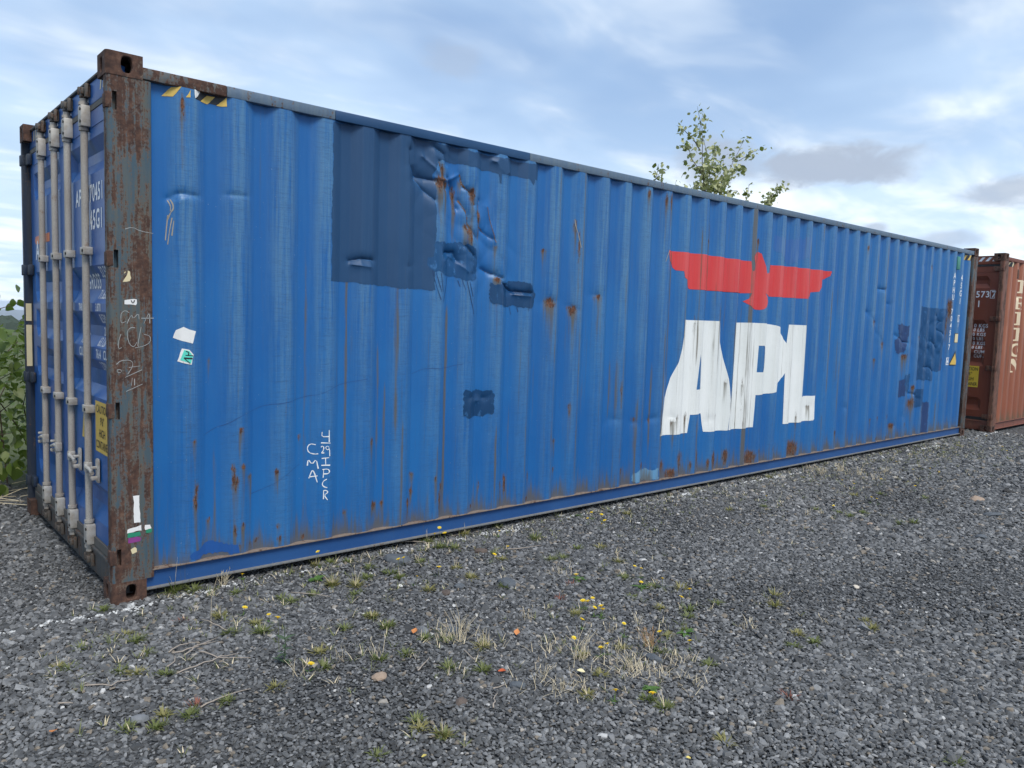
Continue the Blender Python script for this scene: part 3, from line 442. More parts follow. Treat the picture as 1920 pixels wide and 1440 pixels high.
# ------------------------------------------------------------------ the corrugated side surface
PER = .2796; X0 = .445; DEPTH = .036
def corr(x):
    t = np.mod(np.asarray(x, float) - X0, PER)
    d = np.where(t < .068, t / .068, np.where(t < .138, 1.0, np.where(t < .206, 1 - (t - .138) / .068, 0.0)))
    return d
def crumple(x, z):
    a = 1 - 2 * np.abs(np.sin(x * 13 + 5 * z + 1.6 * np.sin(z * 9))) + .8 * (1 - 2 * np.abs(np.sin(z * 15 - x * 7 + 1.3 * np.sin(x * 11 + 1)))) + .35 * np.sin(x * 47 + z * 31)
    return a
def side_y(x, z, dents=True):
    x = np.asarray(x, float); z = np.asarray(z, float)
    y = .010 + DEPTH * corr(x)
    if dents:
        for (cx, cz, rx, rz, e) in DENTS:
            wx = .22 * np.sin((z - cz) * 43 + cx * 9) ; wz = .22 * np.sin((x - cx) * 39 + cz * 7)
            r1 = np.sqrt(((x - cx) / max(rx, .034) + wx) ** 2 + ((z - cz) / max(rz, .034) + wz) ** 2)
            y = y + e * .65 * np.exp(-1.3 * r1)
        for pts, dep, wd in CREASES:
            best = np.full(x.shape, 9.0)
            for (ax, az), (bx, bz) in zip(pts[:-1], pts[1:]):
                ex, ez = bx - ax, bz - az; L2 = ex * ex + ez * ez + 1e-9
                f = np.clip(((x - ax) * ex + (z - az) * ez) / L2, 0, 1)
                best = np.minimum(best, np.hypot(x - ax - f * ex, z - az - f * ez))
            y = y + dep * .62 * np.exp(-2.2 * best / wd) + dep * .16 * np.exp(-.5 * (best / wd) ** 2)
        w1 = np.exp(-(((x - 2.25) / .33) ** 2 + ((z - 2.45) / .26) ** 2))
        w2 = np.exp(-(((x - 2.45) / .30) ** 2 + ((z - 2.05) / .25) ** 2))
        w3 = np.exp(-(((x - 10.6) / .55) ** 2 + ((z - 1.45) / .45) ** 2))
        y = y + crumple(x, z) * (.003 * w1 + .0025 * w2 + .003 * w3)
        y = y + .0035 * np.sin(x * 2.3 + 1.0) * np.sin(z * 1.9) 
        y = np.maximum(y, .002)
    return y
XA, XB, ZA, ZB = .222, 11.955, .160, 2.792
def columns():
    xs = []
    k = -2
    while True:
        b = X0 + k * PER
        if b > XB: break
        for brk in (0, .068, .138, .206): xs += [b + brk - .003, b + brk + .003]
        for a0, a1 in ((.003, .065), (.071, .135), (.141, .203), (.209, PER - .003)):
            for j in (1, 2, 3): xs.append(b + a0 + (a1 - a0) * j / 4)
        k += 1
    xs = sorted(x for x in xs if XA + .002 < x < XB - .002)
    xs = [XA] + xs + [XB]; out = []
    for a, b in zip(xs[:-1], xs[1:]):
        out.append(a)
        if b - a > .009 and (1.2 < a < 3.1 or 9.6 < a < 11.2): out.append((a + b) / 2)
    return np.array(out + [XB])
XS = columns()
ZS = np.concatenate([np.linspace(ZA, 1.60, 111), np.linspace(1.60, ZB, 159)[1:]])
def set_attr(me, name, arr):
    a = me.attributes.new(name, 'FLOAT', 'POINT'); a.data.foreach_set('value', np.asarray(arr, np.float32))
def wear_attrs(me, dx=0.0, rusts=True, seed=3, hi=True, seam=1.0, amt=1.0):
    n = len(me.vertices); co = np.empty(n * 3, np.float32); me.vertices.foreach_get('co', co); co = co.reshape(-1, 3)
    x, z = co[:, 0].astype(float), co[:, 2].astype(float)
    rust = np.zeros(n); stain = np.zeros(n)
    if rusts:
        for (cx, cz, rx, rz, a) in RUST:
            rx = max(rx, .016) * 1.05; rz = max(rz, .016) * 1.05
            rust = np.maximum(rust, amt * a * .82 * np.exp(-(((x - cx) / (rx * .82)) ** 2 + ((z - cz) / np.where(z < cz, rz * 1.7, rz * .8)) ** 2) * .75))
            dz = cz - z
            stain = np.maximum(stain, np.where(dz > 0, .85 * a * np.exp(-((x - cx) / (rx * .9)) ** 2) * np.exp(-dz / (.20 + 2.4 * rz)), 0))
    rr = np.random.default_rng(seed)
    # old run-off lines along the bends
    for k in range(43):
        b = X0 + k * PER
        for off, p in ((-.012, .55), (.075, .35), (.13, .45), (.20, .25)):
            if rr.random() < p:
                cx = b + off + rr.normal(0, .006); z1 = rr.uniform(.6, 2.9); ln = rr.uniform(.4, 2.2); a = rr.uniform(.35, .85)
                stain = np.maximum(stain, a * np.exp(-((x - cx) / rr.uniform(.007, .016)) ** 2) * np.clip((z1 - z) / .15, 0, 1) * np.clip((z - (z1 - ln)) / .3, 0, 1))
    # the welded joint between two sheets, and smaller ones either side
    for cx, a, wd in ((5.985, 1.05, .022), (6.020, .8, .030), (2.10, .35, .006), (9.10, .4, .008), (3.245, .45, .01), (3.52, .5, .01)):
        stain = np.maximum(stain, seam * a * np.exp(-((x - cx) / wd) ** 2))
    # grime above the bottom rail
    stain = np.maximum(stain, .80 * np.exp(-(z - ZA) / .070) * (.55 + .45 * corr(x)))
    stain = np.maximum(stain, .80 * np.exp(-(z - ZA) / .15) * (.6 + .4 * corr(x)))
    set_attr(me, 'rust', rust); set_attr(me, 'stain', stain); set_attr(me, 'outer', 1 - corr(x))

def side_panel(name, mat, parent, dents, rusts, seed=3, back=False):
    X, Z = np.meshgrid(XS, ZS if dents else np.linspace(ZA, ZB, 8 if back else 64))
    Y = side_y(X, Z, dents)
    if back: Y = 2.438 - Y
    nz, nx = X.shape
    V = np.stack([X.ravel(), Y.ravel(), Z.ravel()], 1)
    idx = np.arange(nz * nx).reshape(nz, nx)
    q = np.stack([idx[:-1, :-1], idx[:-1, 1:], idx[1:, 1:], idx[1:, :-1]], -1).reshape(-1, 4)
    if back: q = q[:, ::-1]
    me = bpy.data.meshes.new(name); me.from_pydata(V.tolist(), [], q.tolist()); me.materials.append(mat)
    me.polygons.foreach_set('use_smooth', [True] * len(me.polygons))
    wear_attrs(me, 0, rusts, seed)
    o = bpy.data.objects.new(name, me); COL.objects.link(o); o.parent = parent
    return o

def ragged(poly, amp=.004, step=.014, seed=1):
    r = random.Random(seed); out = []
    n = len(poly)
    for i in range(n):
        a = Vector(poly[i]); b = Vector(poly[(i + 1) % n]); d = b - a; L = d.length
        if L < 1e-6: continue
        nr = Vector((-d.y, d.x)) / L; m = max(1, int(L / step))
        for k in range(m):
            ph = (a + d * (k / m)); p = ph + nr * (r.uniform(-amp, amp) + 1.6 * amp * math.sin(ph.x * 37 + ph.y * 29 + seed) * math.sin(ph.x * 11 - ph.y * 17))
            out.append((p.x, p.y))
    return out

SRND = random.Random(9)
def strokes(lines, w):
    """thin ribbons along polylines as quads"""
    polys = []
    for ln in lines:
        p = [Vector(q) for q in ln]
        # smooth with a midpoint pass
        if len(p) > 2:
            s = [p[0]]
            for i in range(1, len(p) - 1): s += [(p[i - 1] + p[i] * 3) / 4, (p[i] * 3 + p[i + 1]) / 4]
            p = s + [p[-1]]
        L = []; R = []
        for i in range(len(p)):
            d = p[min(i + 1, len(p) - 1)] - p[max(i - 1, 0)]
            d.normalize(); n = Vector((-d.y, d.x)) * w * .5 * SRND.uniform(.55, 1.35)
            L.append(p[i] + n); R.append(p[i] - n)
        for i in range(len(p) - 1):
            polys.append([[tuple(L[i]), tuple(L[i + 1]), tuple(R[i + 1]), tuple(R[i])]])
    return polys

def decal(name, polys, mat, parent, mapper, ul=(), vl=(), attrs=False, verts_faces=None):
    """a sheet of paint: 2D outlines cut along the folds of the surface below and laid on it"""
    bm = bmesh.new()
    if verts_faces:
        vs = [bm.verts.new((p[0], p[1], 0)) for p in verts_faces[0]]
        for f in verts_faces[1]:
            try: bm.faces.new([vs[i] for i in f])
            except ValueError: pass
    for loops in (polys or []):
        L3 = [[Vector((p[0], p[1], 0)) for p in lp] for lp in loops]
        flat = [p for lp in L3 for p in lp]
        vs = [bm.verts.new(p) for p in flat]
        for t in tessellate_polygon(L3):
            try: bm.faces.new([vs[i] for i in t])
            except ValueError: pass
    bmesh.ops.remove_doubles(bm, verts=bm.verts[:], dist=2e-5)
    us = [v.co.x for v in bm.verts]; ws = [v.co.y for v in bm.verts]
    u0, u1, w0, w1 = min(us), max(us), min(ws), max(ws)
    for u in ul:
        if u0 < u < u1: bmesh.ops.bisect_plane(bm, geom=bm.verts[:] + bm.edges[:] + bm.faces[:], plane_co=(u, 0, 0), plane_no=(1, 0, 0), dist=1e-6)
    for w in vl:
        if w0 < w < w1: bmesh.ops.bisect_plane(bm, geom=bm.verts[:] + bm.edges[:] + bm.faces[:], plane_co=(0, w, 0), plane_no=(0, 1, 0), dist=1e-6)
    uv = np.array([(v.co.x, v.co.y) for v in bm.verts])
    P = mapper(uv[:, 0], uv[:, 1])
    for v, p in zip(bm.verts, P): v.co = Vector(p)
    me = bpy.data.meshes.new(name); bm.to_mesh(me); bm.free()
    me.materials.append(mat); me.polygons.foreach_set('use_smooth', [True] * len(me.polygons))
    if attrs: wear_attrs(me, seam=.45, amt=.66)
    o = bpy.data.objects.new(name, me); COL.objects.link(o); o.parent = parent
    return o

def on_side(off=.0016, dents=True):
    return lambda u, v: np.stack([u, side_y(u, v, dents) - off, v], 1)
def near_dent(p):
    u0, u1 = min(q[0] for q in p), max(q[0] for q in p); v0, v1 = min(q[1] for q in p), max(q[1] for q in p)
    return u0, u1, v0, v1
KINKS = [x for x in XS if min(abs((x - X0) % PER - b) for b in (.003, .065, .071, .135, .141, .203, .209, PER - .003)) < 1e-6]

_fc = {}
def text_geo(s, h, xs=.8, bold=.0, align='LEFT', spacing=1.0, shear=0.0):
    c = bpy.data.curves.new('lettering', 'FONT'); c.body = s; c.size = 1; c.offset = bold
    c.align_x = align; c.space_character = spacing; c.shear = shear; c.resolution_u = 3
    o = bpy.data.objects.new('lettering', c); COL.objects.link(o)
    me = bpy.data.meshes.new_from_object(o.evaluated_get(bpy.context.evaluated_depsgraph_get()))
    V = [(v.co.x * h / .69 * xs, v.co.y * h / .69) for v in me.vertices]; F = [tuple(p.vertices) for p in me.polygons]
    bpy.data.objects.remove(o); bpy.data.curves.remove(c); bpy.data.meshes.remove(me)
    return V, F

# ------------------------------------------------------------------ container parts
CW, CH = 2.438, 2.896
def casting_mesh():
    """corner fitting 178 x 162 x 118 with its oval apertures; outer corner at the origin, going to +x +y +z"""
    lx, ly, lz, r = .178, .162, .118, .020
    mb = MB(); N = 32
    def oval(cx, cz, hw, hh):
        p = []
        for k in range(N):
            a = 2 * math.pi * k / N; c, s = math.cos(a), math.sin(a)
            e = .62
            p.append((cx + hw * math.copysign(abs(c) ** e, c), cz + hh * math.copysign(abs(s) ** .85, s)))
        return p
    def rect(x0, x1, z0, z1):
        p = []
        cx, cz = (x0 + x1) / 2, (z0 + z1) / 2
        for k in range(N):
            a = 2 * math.pi * k / N; c, s = math.cos(a), math.sin(a)
            hw, hh = (x1 - x0) / 2, (z1 - z0) / 2
            m = min(hw / abs(c) if abs(c) > 1e-9 else 1e9, hh / abs(s) if abs(s) > 1e-9 else 1e9)
            p.append((cx + c * m, cz + s * m))
        # move the four samples next to the corners on to them
        for X, Z in ((x0, z0), (x1, z0), (x1, z1), (x0, z1)):
            i = min(range(N), key=lambda j: (p[j][0] - X) ** 2 + (p[j][1] - Z) ** 2); p[i] = (X, Z)
        return p
    def plate(fn, x0, x1, z0, z1, cx, cz, hw, hh):
        o = rect(x0, x1, z0, z1); i1 = oval(cx, cz, hw + .004, hh + .004); i2 = oval(cx, cz, hw, hh)
        b = len(mb.v)
        mb.v.extend([fn(a, c, 0) for a, c in o] + [fn(a, c, 0) for a, c in i1] + [fn(a, c, .004) for a, c in i2] + [fn(a, c, .030) for a, c in i2] )
        for ring in range(3):
            for k in range(N):
                k2 = (k + 1) % N
                mb.f.append((b + ring * N + k, b + ring * N + k2, b + (ring + 1) * N + k2, b + (ring + 1) * N + k))
    plate(lambda a, c, d: (a, d, c), r, lx, 0, lz, .100, .058, .027, .041)     # side face (y = 0)
    plate(lambda a, c, d: (d, a, c), r, ly, 0, lz, .088, .060, .022, .036)     # end face (x = 0)
    # rounded upright edge
    pts = [(r - r * math.cos(a), r - r * math.sin(a)) for a in [math.pi / 2 * k / 6 for k in range(7)]]
    b = len(mb.v)
    for x, y in pts: mb.v += [(x, y, 0), (x, y, lz)]
    for k in range(6): mb.f.append((b + 2 * k, b + 2 * k + 1, b + 2 * k + 3, b + 2 * k + 2))
    ring = [(x, y) for x, y in pts] + [(lx, 0), (lx, ly), (0, ly)]
    for z in (0, lz): mb.raw([(x, y, z) for x, y in ring], [tuple(range(len(ring)))])
    mb.raw([(lx, 0, 0), (lx, ly, 0), (lx, ly, lz), (lx, 0, lz)], [(0, 1, 2, 3)])
    mb.raw([(0, ly, 0), (lx, ly, 0), (lx, ly, lz), (0, ly, lz)], [(0, 1, 2, 3)])
    # inner walls
    mb.raw([(x, y, z) for z in (.012, lz - .012) for y in (.030, ly - .012) for x in (.030, lx - .012)], [(0, 1, 3, 2), (4, 6, 7, 5), (2, 3, 7, 6), (1, 5, 7, 3)])
    me = bpy.data.meshes.new('corner_casting'); me.from_pydata(mb.v, [], mb.f)
    me.polygons.foreach_set('use_smooth', [True] * len(me.polygons)); me.set_sharp_from_angle(angle=math.radians(35))
    me.materials.append(M_CAST)
    return me
CAST = casting_mesh()
HINGE_Z = (2.650, 1.848, 1.050, .257)

def door_depth(y, z, y0, y1):
    """door leaf: flat rim, five pressed-in horizontal ribs. returns x of the face"""
    y = np.asarray(y, float); z = np.asarray(z, float)
    d = np.zeros_like(z)
    for zt, zt2, zb2, zb in ((2.540, 2.470, 2.415, 2.345), (1.830, 1.755, 1.690, 1.614), (1.566, 1.487, 1.427, 1.362), (1.292, 1.232, 1.143, 1.076), (.565, .515, .440, .352)):
        k = np.minimum(np.clip((zt - z) / (zt - zt2), 0, 1), np.clip((z - zb) / (zb2 - zb), 0, 1)); d = np.maximum(d, k)
    e = np.minimum(np.clip((y - (y0 + .120)) / .05, 0, 1), np.clip(((y1 - .120) - y) / .05, 0, 1))
    return .056 + .036 * np.minimum(d, e) 
DZ = sorted([.245, .352, .440, .515, .565, 1.076, 1.143, 1.232, 1.292, 1.362, 1.427, 1.487, 1.566, 1.614, 1.690, 1.755, 1.830, 2.345, 2.415, 2.470, 2.540, 2.600, 2.690])

def door_leaf(root, y0, y1, mat, gasket):
    ys = [y0, y0 + .120, y0 + .170, y1 - .170, y1 - .120, y1]
    Y, Z = np.meshgrid(ys, DZ); X = door_depth(Y, Z, y0, y1)
    nz, ny = Y.shape; V = np.stack([X.ravel(), Y.ravel(), Z.ravel()], 1).tolist()
    idx = np.arange(nz * ny).reshape(nz, ny)
    F = np.stack([idx[:-1, :-1], idx[1:, :-1], idx[1:, 1:], idx[:-1, 1:]], -1).reshape(-1, 4).tolist()
    b = len(V)   # rim
    V += [(.056, y0, DZ[0]), (.056, y1, DZ[0]), (.056, y1, DZ[-1]), (.056, y0, DZ[-1]), (.10, y0, DZ[0]), (.10, y1, DZ[0]), (.10, y1, DZ[-1]), (.10, y0, DZ[-1])]
    F += [(b, b + 4, b + 5, b + 1), (b + 1, b + 5, b + 6, b + 2), (b + 2, b + 6, b + 7, b + 3), (b + 3, b + 7, b + 4, b), (b + 4, b + 7, b + 6, b + 5)]
    o = mesh_obj('door', V, F, mat, root)
    set_attr(o.data, 'outer', np.zeros(len(V)))
    m = MB().box(.0525, .0555, y0 + .012, y1 - .012, 2.600, 2.604)
    m.build('weld_seam', mat, o)
    for bx in ((.062, .095, y0 - .0145 if y0 > 1 else y0 - .015, y0 - .001, .185, 2.715), (.062, .095, y1 + .001, y1 + .015 if y0 > 1 else y1 + .0145, .185, 2.715),
               (.052, .095, y0 + .001, y1 - .001, 2.692, 2.722), (.044, .095, y0 + .001, y1 - .001, .196, .243)):
        MB().box(*bx).build('gasket', gasket, o)
    return o

def lock_bar(parent, y, side, galv, plate, cast):
    """upright locking bar with its brackets, clips, cam ends and handle; side = which way the handle lies"""
    xb = .030
    o = MB().tube([(xb, y, .150), (xb, y, 2.765)], .0195, 14).build('lock_bar', galv, parent, sharp=40)
    for z0, z1 in ((2.607, 2.725), (.195, .315)):
        MB().box(.005, .056, y - .044, y + .027, z0, z1, .006).build('bar_bracket', plate, parent, sharp=30)
    for z in (2.595, 2.737, .330, .182):
        MB().tube([(xb, y, z - .008), (xb, y, z + .008)], .0265, 14).build('collar', galv, parent, sharp=40)
    for z in (1.912, 1.001):
        MB().box(.005, .056, y - .056, y + .026, z - .022, z + .022, .004).build('bar_clip', plate, parent, sharp=30)
    mb = MB()
    for z in (1.912, 1.001): mb.tube([(.009, y - .044, z), (.000, y - .044, z)], .009, 8)
    for z in (2.70, 2.632, .29, .22): mb.tube([(.009, y - .033, z), (.000, y - .033, z)], .009, 8)
    tag(mb.build('bolts', M_BOLT, parent), kind='stuff')
    # cam ends with their keepers on header and sill
    for s, z in ((1, 2.770), (-1, .148)):
        c = MB(); zz = z + s * .036
        c.tube([(xb, y, z), (xb, y, z + s * .020), (xb, y, z + s * .034)], [.024, .020, .016], 10)
        c.box(xb - .022, xb + .018, y - .040, y + .028, zz - .014, zz + .014, .006)
        c.box(xb - .026, xb - .002, y + .012, y + .034, zz - .020, zz + .026, .006)
        c.box(xb - .024, xb - .004, y - .044, y - .026, zz - .024, zz + .012, .006)
        c.build('cam_end', cast, parent, sharp=40)
        k = MB()
        k.box(.022, .050, y - .066, y - .046, zz - .042, zz + .034, .006); k.box(.036, .052, y - .066, y + .050, zz - .036, zz + .030, .004)
        k.box(.024, .050, y + .036, y + .052, zz - .034, zz + .028, .005)
        k.build('cam_keeper', cast, parent, sharp=40)
    # handle
    hz = .655; h = MB()
    h.box(xb - .022, xb + .016, y - .024, y + .024, hz - .030, hz + .030, .006)
    e = y + side * .15
    h.tube([(xb - .012, y, hz + .012), (xb - .020, y + side * .05, hz + .008), (xb - .012, y + side * .10, hz - .002), (xb - .014, e, hz - .014)], [.014, .012, .010, .011], 8)
    h.build('handle', plate, parent, sharp=40)
    r = MB(); r.box(.036, .052, e - .030, e + .030, hz - .070, hz + .070, .012); r.box(.006, .046, e - .022, e + .010, hz - .052, hz - .030, .006); r.box(.006, .046, e - .016, e + .004, hz + .012, hz + .028, .005)
    r.build('handle_catch', plate, parent, sharp=40)
    return o

def post_poly(w, notch):
    """plan of a door-end corner post, outer corner at origin"""
    r = .018
    arc = [(.004 + r - r * math.cos(a), .003 + r - r * math.sin(a)) for a in [math.pi / 2 * k / 5 for k in range(6)]]   # from (-x face) to (-y face)
    p = [(.004, .064)] + arc
    if notch: p += [(.030, .003), (.030, .040), (.052, .040), (.052, .003)]
    p += [(w - .016, .003), (w - .005, .007), (w, .018), (w, .060), (.060, .060), (.060, .064)]
    return p
def door_post(root, w, mat, mirror):
    mb = MB(); z = .118
    for hz in sorted(HINGE_Z):
        mb.prism(post_poly(w, False), z, hz - .046); mb.prism(post_poly(w, True), hz - .046, hz + .046); z = hz + .046
    mb.prism(post_poly(w, False), z, CH - .118)
    if mirror: mb.v = [(x, CW - y, zz) for x, y, zz in mb.v]; mb.f = [tuple(reversed(f)) for f in mb.f]
    return mb.build('corner_post', mat, root, sharp=28)
def hinge(parent, hz, ye, mirror, mat):
    """lug on the post and blade on the door"""
    f = (lambda y: CW - y) if mirror else (lambda y: y)
    def b(m, x0, x1, y0, y1, z0, z1, c=.003):
        a, d = sorted((f(y0), f(y1))); m.box(x0, x1, a, d, z0, z1, c)
    m = MB(); b(m, -.002, .030, .030, .068, hz - .038, hz + .038, .008)
    b(m, .022, .054, .056, .165, hz - .040, hz + .040, .010)
    b(m, -.004, .028, .0010, .030, hz - .040, hz + .040, .005)
    m.build('hinge', mat, parent, sharp=30)

def build_container(root, P, dents):
    """P: dict of materials"""
    L = 12.192
    for sx in (0, 1):
        for sy in (0, 1):
            for sz in (0, 1):
                o = bpy.data.objects.new('corner_casting', CAST); COL.objects.link(o); o.parent = root
                o.location = (L if sx else 0, CW if sy else 0, CH if sz else 0)
                o.scale = (-1 if sx else 1, -1 if sy else 1, -1 if sz else 1)
    door_post(root, .222, P['post'], False)
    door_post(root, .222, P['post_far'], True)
    for yy in (0, 1):
        mb = MB(); a, b = (.003, .10) if not yy else (CW - .10, CW - .003)
        mb.box(L - .175, L - .003, a, b, .118, CH - .118, .014); mb.build('corner_post', P['post'], root, sharp=30)
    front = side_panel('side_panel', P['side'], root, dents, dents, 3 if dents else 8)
    side_panel('side_panel', P['side'], root, False, False, 9, back=True)
    # end wall
    zs = np.linspace(.16, 2.80, 3); ys = np.arange(.10, CW - .09, .035); V = []; F = []
    for z in zs:
        for y in ys: V.append((L - .012 - .045 * (1 if (int(y / .105) % 2) else 0), y, z))
    n = len(ys)
    for i in range(len(zs) - 1):
        for j in range(n - 1): F.append((i * n + j, (i + 1) * n + j, (i + 1) * n + j + 1, i * n + j + 1))
    e = mesh_obj('end_wall', V, F, P['side'], root); set_attr(e.data, 'outer', np.zeros(len(V))); set_attr(e.data, 'rust', np.zeros(len(V))); set_attr(e.data, 'stain', np.zeros(len(V)))
    # rails
    for yy in (0, 1):
        g = (lambda y: CW - y) if yy else (lambda y: y)
        def q(m, x0, x1, y0, y1, z0, z1, c=.004):
            a, b = sorted((g(y0), g(y1))); m.box(x0, x1, a, b, z0, z1, c)
        if not yy and 'rail_bits' in P:
            for k, (xa, xb, mt) in enumerate(P['rail_bits']):
                m = MB(); q(m, xa, xb, .006, .066, 2.786, 2.846, .005); m.build('top_side_rail', mt, root, sharp=30)
        else:
            m = MB(); q(m, .178, L - .178, .006, .066, 2.786, 2.846, .005); m.build('top_side_rail', P['toprail'], root, sharp=30)
        m = MB(); q(m, .1785, L - .1785, .026, .034, .060, .1545, .0); m.build('bottom_side_rail', P['botrail'], root)
        m = MB(); q(m, .1785, L - .1785, .004, .110, .1545, .1625, .002); m.build('rail_ledge', P['ledge'], root, sharp=30)
        m = MB(); q(m, .1785, L - .1785, .006, .110, .0475, .0600, .003); m.build('rail_lip', P.get('lip', P['ledge']), root, sharp=30)
    # roof and floor
    V = []; F = []; xs = np.arange(.10, L - .08, .05)
    for i, x in enumerate(xs):
        z = 2.836 + .012 * (i % 4 in (1, 2)); V += [(x, .066, z), (x, CW - .066, z)]
    for i in range(len(xs) - 1): F.append((2 * i, 2 * i + 2, 2 * i + 3, 2 * i + 1))
    mesh_obj('roof', V, F, P['toprail'], root)
    MB().box(.08, L - .05, .05, CW - .05, .10, .150).build('floor', P['botrail'], root)
    # door end: header, sill
    MB().box(.054, .11, .066, CW - .066, 2.726, 2.848, .006).build('header', P['header'], root, sharp=30)
    MB().box(.040, .11, .163, CW - .163, 2.8485, 2.862, .003).build('header_lip', P['sill'], root, sharp=30)
    MB().box(.044, .11, .066, CW - .066, .030, .194, .006).build('sill', P['sill'], root, sharp=30)
    MB().box(.030, .046, .166, CW - .166, .172, .192, .003).build('sill_lip', P['sill'], root, sharp=30)
    d1 = door_leaf(root, .080, 1.213, P['door'], P['gasket']); d2 = door_leaf(root, 1.243, CW - .080, P['door'], P['gasket'])
    for d, y, s in ((d1, .600, -1), (d1, 1.030, -1), (d2, 1.408, 1), (d2, 1.828, 1)): lock_bar(d, y, s, M_GALV, M_PLATE, M_CAM)
    for hz in HINGE_Z: hinge(d1, hz, 0, False, P['hinge']); hinge(d2, hz, 0, True, P['hinge_far'])
    return front, d1, d2

# the blue container
blue = empty('shipping_container', (0, 0, 0))
tag(blue, 'long blue corrugated shipping container with red bird emblem and big white APL letters', 'container')
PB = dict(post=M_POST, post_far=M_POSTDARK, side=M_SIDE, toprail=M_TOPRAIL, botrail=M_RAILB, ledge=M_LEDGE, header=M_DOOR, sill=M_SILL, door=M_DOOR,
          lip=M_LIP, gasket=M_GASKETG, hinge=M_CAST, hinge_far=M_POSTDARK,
          rail_bits=((.178, .62, M_RAILRUST), (.621, 1.290, M_TOPRAIL), (1.291, 2.905, M_SLATE), (2.906, 6.02, M_TOPRAIL), (6.021, 12.014, M_TOPRAIL)))
SIDE, DOOR_R, DOOR_L = build_container(blue, PB, True)
tag(SIDE, 'dented blue corrugated side with rust, dark repair patches and lettering')

def fine(p):
    """grid lines of the dented sheet that cross this outline"""
    return [x for x in XS], [z for z in ZS]
# paint on the side
decal('letter', [[LETTER_A, LETTER_A_HOLE]], M_WHITE, SIDE, on_side(), XS, ZS[::2], True)['label'] = 'white letter A'
decal('letter', [[LETTER_P, LETTER_P_HOLE]], M_WHITE, SIDE, on_side(.0018), XS, ZS[::2], True)['label'] = 'white letter P'
decal('letter', [[LETTER_L]], M_WHITE, SIDE, on_side(.0024), XS, ZS[::2], True)['label'] = 'white letter L'
decal('bird_emblem', [[EAGLE]], M_RED, SIDE, on_side(), XS, ZS[::2], True)['label'] = 'red bird with spread wings'
for i, (k, p) in enumerate(PATCHES):
    pp = ragged(p, .0065 if k != 'slate' else .003, .012, i)
    if k == 'slate': pp = [(x, min(z, 2.788)) for x, z in pp]
    pp = [(x, max(z, .168)) for x, z in pp]
    decal('paint_patch', [[pp]], PATCHM[k], SIDE, on_side(.0012 + .0004 * (i % 3) + (.0006 if i == 6 else 0)), XS, ZS, True)
decal('paint_smear', [[ragged(SMEAR, .012, .03, 3)]], M_SMEAR, SIDE, on_side(.0010), XS, ZS, True)
for q in DRIPS: decal('paint_drip', strokes([q], .004), M_DRIP, SIDE, on_side(.0030), KINKS, ZS[::4])
for a, b in ((0, 2), (2, 3), (3, 4), (4, 5), (5, 8), (8, 10), (10, 11), (11, 13), (13, 14), (14, 15), (15, 17)): decal('chalk_character', strokes(CHALK[a:b], .0062), M_CHALK, SIDE, on_side(.0012), KINKS)
for q in SCRATCH: decal('scratch', strokes([q], .0024), M_SCR, SIDE, on_side(.0012), XS, ZS[::2])
for i in (3, 4, 6, 7, 8, 9, 19): decal('scrape_mark', strokes([CREASES[i][0]], .0085 if i < 8 else .004), M_FOLD, SIDE, on_side(.0016), XS, ZS)
for q in GOUGE: decal('scrape_mark', strokes([q], .006), M_GOUGE, SIDE, on_side(.0014), XS, ZS)
for i, (k, p) in enumerate(STICKERS):
    decal('sticker', [[ragged(p, .0012, .02, i)]], M_MINT if k == 'mint' else M_PAPER, SIDE, on_side(.0014 + .0009 * i), XS, ZS)
decal('sticker_marks', strokes(AV, .0065), M_BLACKD, SIDE, on_side(.0044), XS)
for nm, lst, mt, of in (('hazard_tape', TAPE_BLACK, M_BLACKD, .0012), ('hazard_stripe', TAPE_YELLOW, M_YELLOW, .0020), ('torn_tape', TAPE_WHITE, M_PAPER, .0026)):
    for p in lst: decal(nm, [[ragged(p, .001, .02, 4)]], mt, SIDE, on_side(of), XS, ZS[::2])
# number painted downwards at the far end
def column_text(s, xc, z1, z0, w, name, boxed_last=False, mat=M_LETTER):
    n = len(s); st = (z1 - z0) / n; hgt = st * .74
    for i, ch in enumerate(s):
        if ch == ' ': continue
        V, F = text_geo(ch, hgt, w / hgt * 1.35, .012, 'CENTER')
        V = [(x + xc, y + z1 - (i + 1) * st + st * .13) for x, y in V]
        decal(name, None, mat, SIDE, on_side(.0016), KINKS, (), False, (V, F))
        if boxed_last and i == n - 1:
            zc = z1 - (i + .5) * st; hw, hh, tk = w * .75, st * .52, .010
            fr = [[(xc - hw, zc - hh), (xc + hw, zc - hh), (xc + hw, zc + hh), (xc - hw, zc + hh)], [(xc - hw + tk, zc - hh + tk), (xc + hw - tk, zc - hh + tk), (xc + hw - tk, zc + hh - tk), (xc - hw + tk, zc + hh - tk)]]
            decal('number_box', [fr], mat, SIDE, on_side(.0016), KINKS)
column_text('APHU 704517 4', 11.312, 2.49, 1.13, .062, 'number', True)
column_text('45G1', 11.592, 2.48, 2.02, .062, 'number')
def slab(name, x0, x1, z0, z1, mat, off=.0016, poly=None):
    return decal(name, [[poly or [(x0, z0), (x1, z0), (x1, z1), (x0, z1)]]], mat, SIDE, on_side(off), KINKS)
decal('number_box', [[[(11.555, 1.765), (11.640, 1.765), (11.640, 1.870), (11.555, 1.870)], [(11.564, 1.775), (11.631, 1.775), (11.631, 1.860), (11.564, 1.860)]]], M_LETTER, SIDE, on_side(), KINKS)
V, F = text_geo('G', .065, .75, .012, 'CENTER'); decal('number', None, M_LETTER, SIDE, on_side(), KINKS, (), False, ([(x + 11.597, y + 1.785) for x, y in V], F))
